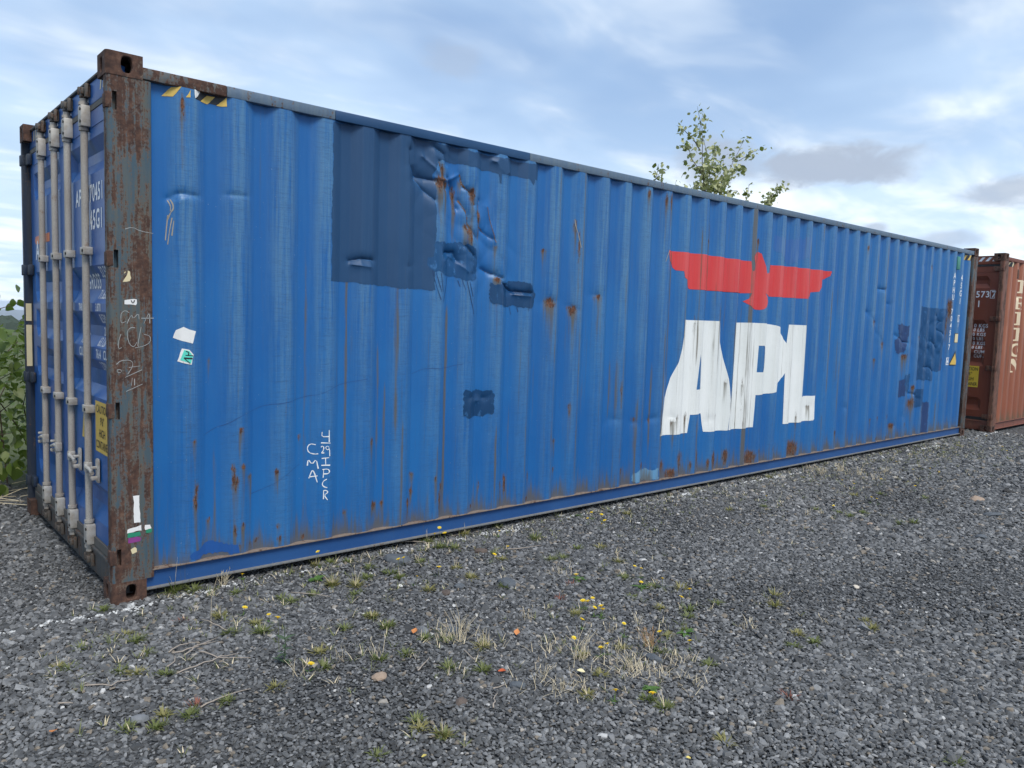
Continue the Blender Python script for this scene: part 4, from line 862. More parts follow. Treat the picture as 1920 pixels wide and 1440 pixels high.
V, F = text_geo('1', .055, .9, .012, 'CENTER'); decal('number', None, M_LETTER, SIDE, on_side(), KINKS, (), False, ([(x + 11.592, y + 1.690) for x, y in V], F))
slab('warning_label', 11.530, 11.635, 1.455, 1.60, M_BLACKD); slab('warning_label', 11.536, 11.622, 1.462, 1.590, M_CREAM, .0024)
slab('warning_triangle', 0, 0, 0, 0, M_BLACKD, .0016, [(11.47, 1.115), (11.690, 1.115), (11.565, 1.345)]); slab('warning_triangle', 0, 0, 0, 0, M_YELLOW, .0024, [(11.488, 1.130), (11.655, 1.130), (11.565, 1.305)])
vb = MB().box(11.36, 11.47, -.004, .040, 2.53, 2.72, .008).build('vent', M_VENT, blue, sharp=30)
slab('hazard_tape', 11.70, 11.925, 2.695, 2.775, M_BLACKD); 
for a in (11.70, 11.80): slab('hazard_stripe', 0, 0, 0, 0, M_YELLOW, .0024, [(a, 2.698), (a + .05, 2.698), (a + .10, 2.772), (a + .05, 2.772)])
# marks on the near corner post
POST = [o for o in blue.children if o.name.startswith('corner_post')][0]
tag(POST, 'rust-streaked corner post with torn stickers and faint chalk marks')
on_post = lambda off: (lambda u, v: np.stack([u, np.full_like(u, .003 - off), v], 1))
for nm, lst, mt, of in (('sticker', POST_WHITE, M_PAPER, .0012), ('green_tape', POST_GREEN, M_GREEN, .0012), ('purple_tape', POST_PURPLE, M_PURT, .0012), ('torn_sticker', POST_CREAM, M_CREAM, .0012)):
    for i, p in enumerate(lst): decal(nm, [[ragged(p, .0016, .012, i)]], mt, POST, on_post(of))
for q in POST_CHALK: decal('chalk_mark', strokes([q], .0032), M_CHALKF, POST, on_post(.001))
decal('sticker_mark', strokes(POST_V, .006), M_BLACKD, POST, on_post(.0022))
# lettering on the doors
def on_door(y0, y1, off=.0018, x0=0):
    return lambda u, v: np.stack([door_depth(-u, v, y0, y1) - off, -u, v], 1)
def door_text(door, y0, y1, s, y, z, h, xs=.62, bold=.018, mat=M_LETTER, name='lettering', off=.0018, align='LEFT', shear=0.0):
    V, F = text_geo(s, h, xs, bold, align, 1.12, shear)
    V = [(u - y, v + z) for u, v in V]
    cu = [-(y0 + .12), -(y0 + .17), -(y1 - .12), -(y1 - .17)]
    return decal(name, None, mat, door, on_door(y0, y1, off), cu, DZ, False, (V, F))
R0, R1 = .080, 1.213
door_text(DOOR_R, R0, R1, 'APHU', .94, 2.19, .095, .85); door_text(DOOR_R, R0, R1, '70451', .60, 2.19, .095, .80)
door_text(DOOR_R, R0, R1, '45G1', .60, 2.035, .105, .78)
for s, y, z, h in (('GROSS', .82, 1.70, .085), ('32.500', .46, 1.763, .058), ('71.650', .50, 1.640, .052), ('TARE', .90, 1.570, .042), ('3.870', .50, 1.571, .042), ('8.530', .46, 1.505, .048), ('NET', .90, 1.375, .060),
                   ('28.630', .46, 1.432, .048), ('63.120', .50, 1.372, .048), ('CU.CAP.', .90, 1.300, .050), ('76.4', .50, 1.302, .050), ('CU', .34, 1.302, .050), ('2.700', .46, 1.236, .046)):
    door_text(DOOR_R, R0, R1, s, y, z, h, .75, .012)
def caution(door, y0, y1, yl, yr, z0, z1, mat, lines, txtm=M_BLACKD, flip=False):
    decal('caution_label', [[[(-yl, z0), (-yr, z0), (-yr, z1), (-yl, z1)]]], mat, door, on_door(y0, y1, .0016))
    n = len(lines); st = (z1 - z0 - .02) / n
    for i, s in enumerate(lines):
        V, F = text_geo(s, st * .66, 1, .010, 'CENTER'); w = max(v[0] for v in V) - min(v[0] for v in V)
        k = min(.85, (yl - yr - .03) / w)
        V = [(x * k - (yl + yr) / 2, y + z1 - .01 - (i + 1) * st + st * .18) for x, y in V]
        decal('caution_text', None, txtm, door, on_door(y0, y1, .0026), (), (), False, (V, F))
CAUT = ("CAUTION", "9'6\"", 'HIGH', 'CONTAINER')
caution(DOOR_R, R0, R1, .532, .230, .762, 1.056, M_YELLOW, CAUT)
decal('caution_label', [[[(-.80, .80), (-.86, .80), (-.80, 1.00)]]], M_YELLOW, DOOR_R, on_door(R0, R1, .0016))
Lf0, Lf1 = 1.243, CW - .080
decal('bird_emblem', [[[(-2.20, 2.03), (-2.235, 2.055), (-2.215, 2.085), (-2.05, 2.09), (-1.72, 2.09), (-1.72, 2.03)]]], M_ORANGE, DOOR_L, on_door(Lf0, Lf1, .0016))
door_text(DOOR_L, Lf0, Lf1, 'APL', 2.20, 1.925, .125, .95, .03, M_LETTER, 'letter')
HEAD = [o for o in blue.children if o.name.startswith('header')][0]
on_head = lambda u, v: np.stack([np.full_like(u, .0525), -u, v], 1)
for a in (.22, .28, .34, 2.10, 2.16, 2.22): decal('hazard_stripe', [[[(-a, 2.770), (-a + .022, 2.770), (-a + .045, 2.838), (-a + .023, 2.838)]]], M_CREAM, HEAD, on_head)
FAR_POST = [o for o in blue.children if o.name.startswith('corner_post')][1]
for za, zb in ((1.13, 1.44), (1.47, 1.60)): MB().box(.010, .046, CW - .0672, CW - .0642, za, zb).build('reflective_strip', M_CREAM, FAR_POST)

# the red container beyond it
red = empty('shipping_container', (13.0, -.11, 0))
tag(red, 'rust-red shipping container with cream TRITON lettering standing beyond the blue one', 'container')
PR = dict(post=M_RPOST, post_far=M_RPOST, side=M_RSIDE, toprail=M_RRAIL, botrail=M_RRAIL, ledge=M_RRAIL, header=M_RDOOR, sill=M_RRAIL, door=M_RDOOR, gasket=M_GASKET, hinge=M_RPOST, hinge_far=M_RPOST)
RSIDE, RD_R, RD_L = build_container(red, PR, False)
for s, y, z, h, sh in (('573', .40, 2.195, .098, 0), ('1', .378, 2.040, .100, 0), ('0 KGS', .40, 1.705, .058, 0), ('0 LBS', .40, 1.640, .050, 0), ('0 KGS', .40, 1.565, .052, 0), ('0 LBS', .40, 1.497, .048, 0),
                   ('0 KGS', .40, 1.420, .052, 0), ('0 LBS', .40, 1.354, .048, 0), ('CUM', .36, 1.280, .052, 0), ('CUFT', .37, 1.213, .048, 0)):
    door_text(RD_R, R0, R1, s, y, z, h, .90, .016)
door_text(RD_R, R0, R1, '7', .170, 2.195, .098, .90, .016)
decal('number_box', [[[(-.19, 2.178), (-.12, 2.178), (-.12, 2.310), (-.19, 2.310)], [(-.183, 2.185), (-.127, 2.185), (-.127, 2.303), (-.183, 2.303)]]], M_LETTER, RD_R, on_door(R0, R1))
caution(RD_R, R0, R1, .560, .262, .725, 1.074, M_YELLOWB, CAUT)
RH = [o for o in red.children if o.name.startswith('header')][0]
for a in (.20, .30, .40, .50): decal('hazard_stripe', [[[(-a, 2.775), (-a + .045, 2.775), (-a + .10, 2.840), (-a + .055, 2.840)]]], M_LETTER, RH, on_head)
def onr(off): return on_side(off, False)
decal('hazard_tape', [[[(.24, 2.70), (.58, 2.70), (.58, 2.775), (.24, 2.775)]]], M_BLACKD, RSIDE, onr(.0014), KINKS)
for a in (.25, .37, .49): decal('hazard_stripe', [[[(a, 2.702), (a + .05, 2.702), (a + .10, 2.773), (a + .05, 2.773)]]], M_CREAM, RSIDE, onr(.0022), KINKS)
GLY = dict(
    T=[[[(.0, .62), (.07, .62), (.16, .86), (.36, .88), (.36, .12), (.24, .10), (.24, 0), (.76, 0), (.76, .10), (.64, .12), (.64, .88), (.84, .86), (.93, .62), (1, .62), (1, 1), (0, 1)]]],
    R=[[[(0, 0), (.46, 0), (.46, .10), (.36, .12), (.36, .42), (.50, .42), (.72, 0), (1, 0), (1, .10), (.92, .12), (.76, .46), (.93, .58), (.95, .80), (.82, .96), (.62, 1), (0, 1), (0, .90), (.10, .88), (.10, .12), (0, .10)], [(.36, .54), (.56, .54), (.66, .64), (.66, .78), (.56, .88), (.36, .88)]]],
    I=[[[(.2, 0), (.8, 0), (.8, .10), (.66, .12), (.66, .88), (.8, .90), (.8, 1), (.2, 1), (.2, .90), (.34, .88), (.34, .12), (.2, .10)]]],
    O=[[[(.5 + .5 * math.cos(a), .5 + .5 * math.sin(a)) for a in [2 * math.pi * k / 28 for k in range(28)]], [(.5 + .25 * math.cos(a), .5 + .36 * math.sin(a)) for a in [2 * math.pi * k / 28 for k in range(28)]]]],
    N=[[[(0, 0), (.36, 0), (.36, .10), (.24, .12), (.24, .70), (.72, 0), (.90, 0), (.90, .88), (1, .90), (1, 1), (.66, 1), (.66, .90), (.78, .88), (.78, .38), (.36, 1), (0, 1), (0, .90), (.10, .88), (.10, .12), (0, .10)]]])
for i, (ch, z0, z1) in enumerate((('T', 2.300, 2.515), ('R', 2.030, 2.240), ('I', 1.766, 1.985), ('T', 1.500, 1.720), ('O', 1.232, 1.462), ('N', .970, 1.200))):
    polys = [[[(.765 + .375 * a, z0 + (z1 - z0) * b) for a, b in lp] for lp in g] for g in GLY[ch]]
    decal('letter', polys, M_CREAML, RSIDE, onr(.0016), KINKS, (), True)
MB().box(.66, .74, .002, .030, 2.53, 2.68, .006).build('vent', M_RPOST, red, sharp=30)

# ------------------------------------------------------------------ ground
def ground_z(x, y):
    r = math.hypot(x - 4, y)
    if r < 45: return 0.0
    return -max(0.0, (r - 45)) ** .78 * .16
def make_ground():
    m, t = new_mat('gravel_ground'); P = t.geo()
    big = t.noise(P, .55, 5, .6); mid = t.noise(P, 3.5, 4, .6)
    v1 = t.voronoi(P, 34, out='Color'); dist = t.voronoi(P, 34); v2 = t.voronoi(P, 75, out='Color')
    g = t.add('ShaderNodeSeparateColor'); t.put(g.inputs[0], v1)
    g2 = t.add('ShaderNodeSeparateColor'); t.put(g2.inputs[0], v2)
    tone = t.math('ADD', t.math('MULTIPLY', g.outputs[0], .65), t.math('MULTIPLY', g2.outputs[0], .35))
    col = t.ramp(tone, [(.15, (.030, .031, .032)), (.5, (.066, .068, .070)), (.8, (.12, .122, .123)), (.95, (.22, .22, .215))])
    col = t.mix(t.math('MULTIPLY', t.ss(mid, .55, .75), .4), col, (.040, .036, .030))
    # grass beyond the yard
    sep = t.add('ShaderNodeSeparateXYZ'); t.put(sep.inputs[0], P)
    edge = t.math('ADD', sep.outputs[1], t.math('MULTIPLY', big, 1.2))
    gm = t.ss(edge, 3.9, 4.5)
    gr = t.mix(t.noise(P, .02, 5, .6), (.050, .075, .022), (.115, .120, .050))
    col = t.mix(gm, col, gr)
    h = t.math('SUBTRACT', t.math('MULTIPLY', g.outputs[1], .5), dist)
    setb(t, color=col, rough=.9, normal=t.bump(h, .9, .02), spec=.3)
    V = []; F = []; rings = [0, 3, 6, 10, 16, 26, 45, 60, 90, 140, 220, 350, 550, 900, 1500, 2600, 4500, 8000]; n = 72
    V.append((4, 0, 0))
    for r in rings[1:]:
        for k in range(n):
            a = 2 * math.pi * k / n; x, y = 4 + r * math.cos(a), r * math.sin(a); V.append((x, y, ground_z(x, y)))
    for k in range(n): F.append((0, 1 + k, 1 + (k + 1) % n))
    for i in range(len(rings) - 2):
        for k in range(n):
            a, b = 1 + i * n + k, 1 + i * n + (k + 1) % n; F.append((a, a + n, b + n, b))
    o = mesh_obj('ground', V, F, m, None, True); tag(o, 'dark grey gravel yard running out to fields', 'ground', kind='structure')
    return o
make_ground()

# distant hills and woods beyond the bramble
def hills():
    m, t = new_mat('distant_hill_cover'); P = t.geo()
    setb(t, color=t.mix(t.noise(P, .006, 5, .6), (.075, .105, .115), (.095, .120, .105)), rough=.95)
    V = []; F = []; n = 150; R = 5200
    for k in range(n + 1):
        a = 2 * math.pi * k / n
        h = 16 * math.sin(a * 5 + 1) + 11 * math.sin(a * 11 + 2) + 7 * math.sin(a * 23)
        for rr, z in ((R, -150), (R + 120, -68 + h * .3), (R + 500, -50 + h * .6), (R + 1200, -140)):
            V.append((4 + rr * math.cos(a), rr * math.sin(a), z))
    for k in range(n):
        for j in range(3): b = k * 4 + j; F.append((b, b + 4, b + 5, b + 1))
    tag(mesh_obj('hills', V, F, m, None, True), 'low wooded hills along the horizon', 'hills', kind='structure')
hills()
def leaf_mat(name, c1, c2, trans=.35, rough=.5, scale=9):
    m, t = new_mat(name); P = t.geo()
    r = t.add('ShaderNodeObjectInfo').outputs['Random']
    n = t.noise(P, scale, 3, .6)
    col = t.mix(t.math('ADD', t.math('MULTIPLY', n, .7), t.math('MULTIPLY', r, .3)), c1, c2)
    setb(t, color=col, rough=rough)
    tr = t.add('ShaderNodeBsdfTranslucent'); t.put(tr.inputs[0], t.mix(.35, col, (.30, .42, .06)))
    mx = t.add('ShaderNodeMixShader'); mx.inputs[0].default_value = trans
    t.l.new(t.b.outputs[0], mx.inputs[1]); t.l.new(tr.outputs[0], mx.inputs[2]); t.l.new(mx.outputs[0], t.out.inputs[0])
    return m
M_WOOD = leaf_mat('far_wood_foliage', (.018, .035, .018), (.040, .060, .025), .1, .9, .2)
M_BRAM = leaf_mat('bramble_leaf', (.060, .115, .018), (.175, .225, .042), .40, .42, 5)
M_BRAMY = leaf_mat('bramble_leaf_pale', (.19, .24, .07), (.30, .32, .12), .40, .5, 5)
M_BARK = flat_paint('bark', (.13, .10, .075), .9, .3)
M_CANE = flat_paint('bramble_cane', (.10, .065, .045), .8, .3)
M_POPT = leaf_mat('poplar_leaf', (.080, .110, .022), (.190, .210, .055), .35, .4, 7)
M_POPS = leaf_mat('poplar_leaf_silver', (.30, .33, .14), (.50, .50, .29), .25, .6, 7)
M_GRASS = leaf_mat('grass_blade', (.105, .135, .034), (.230, .245, .090), .35, .55, 14)
M_GRASSY = leaf_mat('yellowing_grass_blade', (.20, .19, .06), (.33, .29, .12), .3, .6, 14)
M_LEAFG = leaf_mat('weed_leaf', (.070, .150, .030), (.130, .240, .055), .35, .5, 14)
M_LEAFB = leaf_mat('blue_green_weed_leaf', (.055, .095, .050), (.10, .145, .080), .3, .6, 14)
M_STRAW = flat_paint('straw', (.58, .49, .33), .9, .25, scale=30)
M_STRAWO = flat_paint('orange_straw', (.40, .24, .11), .9, .25, scale=30)
M_REDW = flat_paint('reddish_weed_leaf', (.20, .075, .050), .8, .3, scale=30)
M_PETAL = flat_paint('yellow_petal', (.82, .62, .015), .6, .08)
M_PETALC = flat_paint('flower_centre', (.70, .42, .01), .8, .08)
M_TWIG = flat_paint('dry_twig', (.32, .27, .22), .9, .25, scale=30)

def far_wood():
    r = random.Random(5); mb = MB()
    for k in range(1500):
        a = r.uniform(-1.3, 4.2) ; R = r.uniform(330, 520); x, y = 4 + R * math.cos(a), R * math.sin(a); z = ground_z(x, y)
        h = r.uniform(9.0, 13.0); w = r.uniform(5, 10)
        b = len(mb.v); n = 7
        for j, (f, s) in enumerate(((0, .7), (.45, 1.0), (.8, .75), (1.0, .2))):
            for i in range(n):
                an = 2 * math.pi * i / n + j * .4; q = w * s * r.uniform(.75, 1.2)
                mb.v.append((x + q * math.cos(an), y + q * math.sin(an), z + h * (f + r.uniform(-.05, .05))))
        for j in range(3):
            for i in range(n): mb.f.append((b + j * n + i, b + j * n + (i + 1) % n, b + (j + 1) * n + (i + 1) % n, b + (j + 1) * n + i))
        mb.f.append(tuple(b + 3 * n + i for i in range(n)))
    tag(mb.build('far_wood', M_WOOD), 'dark far-off belt of trees below the hills', 'trees', kind='stuff')
far_wood()

# ------------------------------------------------------------------ leaves
def leaf_shape(w=.55, fold=.18, curl=.12, seed=0, teeth=0):
    """unit leaf along +y with a folded midrib; tip at y = 1"""
    prof = [(0, .03), (.12, .55), (.30, 1.0), (.55, .90), (.80, .45), (1.0, .0)]
    V = []; F = []
    for y, s in prof:
        z = -curl * y * y
        V += [(-w * .5 * s, y, z + fold * w * s * .5), (0, y, z), (w * .5 * s, y, z + fold * w * s * .5)]
    for i in range(len(prof) - 1):
        for j in range(2): F.append((i * 3 + j, i * 3 + j + 1, (i + 1) * 3 + j + 1, (i + 1) * 3 + j))
    return V, F
def leaf_me(name, mat, **kw):
    V, F = leaf_shape(**kw); me = bpy.data.meshes.new(name); me.from_pydata(V, [], F); me.materials.append(mat)
    me.polygons.foreach_set('use_smooth', [True] * len(F)); return me
def rotm(r, tilt=1.2):
    return Matrix.Rotation(r.uniform(0, 2 * math.pi), 3, 'Z') @ Matrix.Rotation(r.uniform(-tilt, tilt), 3, 'X') @ Matrix.Rotation(r.uniform(-.8, .8), 3, 'Y')
def leaf_obj(me, parent, p, R, s):
    o = bpy.data.objects.new('leaf', me); COL.objects.link(o); o.parent = parent
    o.matrix_local = Matrix.Translation(p) @ (R * s).to_4x4() if not isinstance(s, tuple) else Matrix.Translation(p) @ R.to_4x4()
    return o

# bramble thicket behind the container, seen at the left edge
def bramble():
    r = random.Random(21)
    root = empty('bramble_thicket', (-1.2, 4.6, 0))
    tag(root, 'green bramble thicket growing behind the door end of the blue container', 'bush')
    top = lambda x, y: 1.42 + .10 * math.sin(x * 2.3) + .07 * math.sin(x * 5.1 + y) - .10 * max(0, 3.6 - y)
    stuff = MB(); n = 0
    shp = leaf_shape(.72, .2, .15)
    def add(p, s):
        R = rotm(r, 1.0); b = len(stuff.v)
        stuff.v += [tuple(Vector(p) + R @ (Vector(v) * s)) for v in shp[0]]; stuff.f += [tuple(i + b for i in f) for f in shp[1]]
    for k in range(9000):
        x = r.uniform(-4.6, 2.6); y = 3.15 + abs(r.gauss(0, .75)); h = top(x, y + r.uniform(-.2, .2))
        z = h * (1 - abs(r.gauss(0, .36))) if r.random() < .6 else r.uniform(.06, h)
        if z < .05: z = r.uniform(.05, h)
        y -= .25 * math.sin(z * 2.2) * r.random()
        add((x + 1.2, y - 4.6, z), r.uniform(.05, .095))
    o = stuff.build('foliage', M_BRAM, root, True); tag(o, kind='stuff')
    # dark woody heart
    core = MB()
    for k in range(160):
        x = r.uniform(-4.4, 2.4); y = r.uniform(3.5, 4.8)
        a = Vector((x + 1.2, y - 4.6, 0)); L = r.uniform(.8, 1.7); d = Vector((r.uniform(-.6, .6), r.uniform(-.8, .2), 1)).normalized()
        pts = [a, a + d * L * .35 + Vector((0, 0, .05)), a + d * L * .7, a + d * L + Vector((r.uniform(-.2, .2), -.15, -.12))]
        core.tube(pts, [.007, .006, .005, .002], 5)
    tag(core.build('canes', M_CANE, root), kind='stuff')
    dry = MB()
    for k in range(120):
        x = r.uniform(-3, 1.2); y = r.uniform(2.75, 3.4); a = Vector((x + 1.2, y - 4.6, .01)); an = r.uniform(0, 6.28); L = r.uniform(.2, .6)
        dry.tube([a, a + Vector((math.cos(an) * L * .5, math.sin(an) * L * .5, r.uniform(.02, .10))), a + Vector((math.cos(an + .3) * L, math.sin(an + .3) * L, .01))], .0028, 4)
    tag(dry.build('dead_canes', M_STRAW, root), kind='stuff')
    mes = [leaf_me('leaf', M_BRAM, w=.70, fold=.22, curl=.2), leaf_me('leaf', M_BRAM, w=.8, fold=.12, curl=.1), leaf_me('leaf', M_BRAMY, w=.7, fold=.2, curl=.25)]
    # the leaves on the face turned to the yard, one by one
    for k in range(210):
        x = r.uniform(-.85, .45); y = 3.05 + r.uniform(-.10, .12); z = r.uniform(.10, top(x, 3.3) + .02)
        R = Matrix.Rotation(r.uniform(-.7, .7), 3, 'Z') @ Matrix.Rotation(r.uniform(-2.4, -.5), 3, 'X') @ Matrix.Rotation(r.uniform(-.9, .9), 3, 'Y')
        R = Matrix.Rotation(math.pi, 3, 'Z') @ R if r.random() < .5 else R
        leaf_obj(r.choice(mes[:2]) if r.random() < .8 else mes[2], root, Vector((x + 1.2, y - 4.6, z)), R, r.uniform(.075, .125))
    # the long shoot that reaches above the rest
    c = MB(); pts = [Vector((-.55, 3.3, .9)), Vector((-.25, 3.32, 1.42)), Vector((-.02, 3.34, 1.55)), Vector((.16, 3.36, 1.615)), Vector((.32, 3.38, 1.60))]
    c.tube([p - Vector((-1.2, 4.6, 0)) for p in pts], [.007, .006, .004, .003, .002], 6); c.build('shoot', M_CANE, root)
    for p, a in (((-.04, 3.33, 1.56), .4), ((.02, 3.34, 1.57), -1.2), ((.10, 3.35, 1.60), 1.6), ((.10, 3.35, 1.585), -2.1), ((.20, 3.36, 1.615), .9), ((.24, 3.37, 1.61), -1.5), ((-.15, 3.33, 1.50), 2.4), ((-.12, 3.33, 1.50), -.6), ((.13, 3.36, 1.73), 1.3), ((-.02, 3.34, 1.64), 2.0)):
        R = Matrix.Rotation(a, 3, 'Y') @ Matrix.Rotation(r.uniform(-.9, -.3), 3, 'X')
        leaf_obj(mes[0], root, Vector(p) - Vector((-1.2, 4.6, 0)), R @ Matrix.Rotation(-math.pi / 2, 3, 'X') if r.random() < .4 else R, .10)
bramble()

# young poplar behind the container
def poplar():
    r = random.Random(4); TY = 5.2
    bx, bz = TREE_ROOT[0]
    root = empty('poplar_tree', (bx, TY, 0)); tag(root, 'young poplar with pale leaves rising behind the blue container roof', 'tree')
    t = MB(); t.tube([(0, 0, 0), (.03, .02, .9), (-.02, 0, 1.9), (0, 0, bz)], [.055, .048, .040, .030], 9); t.build('trunk', M_BARK, root, True)
    paths = []
    for i, p in enumerate(TREE):
        dy = r.uniform(-.35, .35)
        pts = [Vector((x - bx, dy * (k / max(1, len(p) - 1)) + r.uniform(-.03, .03), z)) for k, (x, z) in enumerate(p)]
        if pts[0].z < bz + .35 : pts = [Vector((pts[0].x * .15, 0, 1.5 + r.uniform(0, .5)))] + [Vector((pts[0].x * .7, dy * .2, max(pts[0].z - .55, 1.9)))] + pts
        n = len(pts); r0 = .012 if n > 4 else .007
        b = MB(); b.tube(pts, [r0 * (1 - .8 * k / (n - 1)) for k in range(n)], 6); b.build('branch', M_BARK, root, True); paths.append(pts)
    mes = [leaf_me('leaf', M_POPT, w=.82, fold=.15, curl=.15), leaf_me('leaf', M_POPT, w=.75, fold=.3, curl=.3), leaf_me('leaf', M_POPS, w=.82, fold=.15, curl=.2)]
    cand = []
    for ip, pts in enumerate(paths):
        for i in range(len(pts) - 1):
            L = (pts[i + 1] - pts[i]).length
            for k in range(max(1, int(L / .034))):
                f = r.random(); p = pts[i].lerp(pts[i + 1], f)
                if p.z < 4.24: continue
                w = .55 if p.z > 3.55 else 1.0
                if r.random() < w: cand.append(p)
    for k in range(100):     # fill the dense middle
        p = Vector((r.gauss(.0, .20), r.gauss(0, .2), 4.25 + abs(r.gauss(0, .40)))); cand.append(p)
    r.shuffle(cand)
    for p in cand[:298]:
        a = r.uniform(0, 2 * math.pi); d = Vector((math.cos(a), math.sin(a) * .8, r.uniform(-.9, .35))).normalized()
        up = Vector((r.uniform(-1, 1), r.uniform(-1, 1), r.uniform(-.2, 1))); xax = d.cross(up).normalized(); zax = xax.cross(d)
        R = Matrix((xax, d, zax)).transposed()
        me = mes[2] if r.random() < .46 else r.choice(mes[:2])
        leaf_obj(me, root, p + d * r.uniform(.01, .05), R, r.uniform(.085, .130))
    # the leaves past those, one mass
    ex = MB(); shp = leaf_shape(.8, .2, .2)
    for p in cand[298:] + [r.choice(cand) for _ in range(620)]:
        R = rotm(r, 1.4); b = len(ex.v); s = r.uniform(.06, .105); p = p + Vector((r.gauss(0, .08), r.uniform(-.12, .12), r.gauss(0, .07)))
        ex.v += [tuple(p + R @ (Vector(v) * s)) for v in shp[0]]; ex.f += [tuple(i + b for i in f) for f in shp[1]]
    tag(ex.build('foliage', M_POPS, root, True), kind='stuff')
    # hidden lower foliage, one mass
    st = MB(); shp = leaf_shape(.8, .15, .15)
    for k in range(700):
        p = Vector((r.gauss(0, .45), r.gauss(0, .35), r.uniform(1.2, 4.15))); R = rotm(r, 1.2); b = len(st.v); s = r.uniform(.06, .1)
        st.v += [tuple(p + R @ (Vector(v) * s)) for v in shp[0]]; st.f += [tuple(i + b for i in f) for f in shp[1]]
    tag(st.build('lower_foliage', M_POPT, root, True), kind='stuff')
poplar()

# ------------------------------------------------------------------ weeds
def blade(mb, p, az, lean, L, w, bend=.5, seg=4):
    """one grass blade"""
    d = Vector((math.cos(az), math.sin(az), 0)); s = Vector((-math.sin(az), math.cos(az), 0)); b = len(mb.v)
    q = Vector(p); ang = lean
    for i in range(seg + 1):
        f = i / seg; ww = w * (1 - f ** 1.6) * .5 + .0003
        mb.v += [tuple(q - s * ww), tuple(q + s * ww)]
        q = q + (d * math.sin(ang) + Vector((0, 0, math.cos(ang)))) * (L / seg); ang += bend / seg
    for i in range(seg): mb.f.append((b + 2 * i, b + 2 * i + 1, b + 2 * i + 3, b + 2 * i + 2))
def stone_me(name, r, sz, flat=.55, mat=None):
    bm = bmesh.new(); bmesh.ops.create_icosphere(bm, subdivisions=2, radius=1)
    k = [Vector((r.gauss(0, 1), r.gauss(0, 1), r.gauss(0, 1))).normalized() for _ in range(9)]; lim = [r.uniform(.55, .88) for _ in k]
    for v in bm.verts:
        for n, l in zip(k, lim):
            e = v.co.dot(n) - l
            if e > 0: v.co -= n * e
        v.co += Vector((r.uniform(-.03, .03), r.uniform(-.03, .03), r.uniform(-.03, .03)))
        v.co = Vector((v.co.x * sz, v.co.y * sz * .72, v.co.z * sz * flat))
    me = bpy.data.meshes.new(name); bm.to_mesh(me); bm.free(); me.materials.append(mat); return me

def px(x, y):
    """where a ground spot lies as seen from the standpoint, only used to word the labels"""
    v = cam.rotation_euler.to_matrix().transposed() @ (Vector((x, y, 0)) - cam.location)
    return v.x / -v.z, v.y / -v.z
def zone(x, y):
    if y > .02 and x < 0: return 'on gravel left of the doors'
    ref = [(.25, 'corner post'), (.9, 'stickers'), (1.75, 'chalk writing'), (3.0, 'slate patch'), (4.5, 'small navy square'), (5.6, 'letter A'), (6.6, 'letter P'), (7.6, 'letter L'), (9.6, 'plain blue stretch'), (12.3, 'far patches'), (99, 'red container')]
    f = 4.4326 / (y + 4.4326); sx = -1.0701 + (x + 1.0701) * f    # where the sight line meets the container side
    nm = next(n for l, n in ref if sx < l)
    row = [(-.22, 'at container foot'), (-.45, 'beside white line'), (-.75, 'on upper gravel'), (-1.1, 'on middle gravel'), (-1.5, 'on lower gravel')]
    return next((n for l, n in row if y > l), 'on nearest gravel') + ' below ' + nm
ORD = ['leftmost', 'second', 'third', 'fourth', 'fifth', 'sixth', 'seventh', 'eighth', 'ninth', 'tenth', 'eleventh', 'twelfth', 'thirteenth', 'fourteenth', 'fifteenth', 'sixteenth']
def label_all(items, what, cat, group):
    """items: list of (obj, x, y); what(obj) gives the describing words"""
    d = {}
    for it in items: d.setdefault((what(it[0]), zone(it[1], it[2])), []).append(it)
    for (w, z), l in d.items():
        l.sort(key=lambda it: px(it[1], it[2])[0])
        for i, it in enumerate(l):
            o = '' if len(l) == 1 else ', ' + (ORD[i] + (' from left' if i else '') if i < len(l) - 1 else 'rightmost')
            tag(it[0], w + ' ' + z + o, cat, group)

rw = random.Random(33)
def grass_tuft(x, y, k):
    u = rw.random(); big = (k == 0) or (rw.random() < .14)
    n = rw.randint(34, 54) if not big else 66; L = rw.uniform(.026, .052) * (2.4 if k == 0 else 1.2 if big else 1.0)
    root = empty('grass_tuft', (x, y, .008), rw.uniform(0, 6.28))
    mb = MB()
    for i in range(n):
        a = rw.uniform(0, 6.28); rad = rw.uniform(0, .030); l = L * rw.uniform(.55, 1.15)
        blade(mb, (math.cos(a) * rad, math.sin(a) * rad, 0), a + rw.uniform(-.5, .5), rw.uniform(.35, 1.35), l, rw.uniform(.0045, .0080), rw.uniform(.2, .9))
    mb.build('blades', M_GRASSY if u < .30 else M_GRASS, root)
    if big or u < .08:
        sb = MB()
        for i in range(rw.randint(2, 5)):
            a = rw.uniform(0, 6.28); blade(sb, (0, 0, 0), a, rw.uniform(.05, .7), L * rw.uniform(1.3, 2.1), .0020, rw.uniform(0, .5))
        sb.build('dry_stalks', M_STRAW, root)
    root['w'] = 'large long-bladed green grass tuft' if k == 0 else ('large grass tuft with dry stalks' if big else ('small yellowing grass tuft' if u < .30 else 'small green grass tuft'))
    return root
items = [(grass_tuft(x, y, k), x, y) for k, (x, y) in enumerate(TUFTS)]
label_all(items, lambda o: o['w'], 'grass', 'grass tufts growing through the gravel')
for it in items: del it[0]['w']

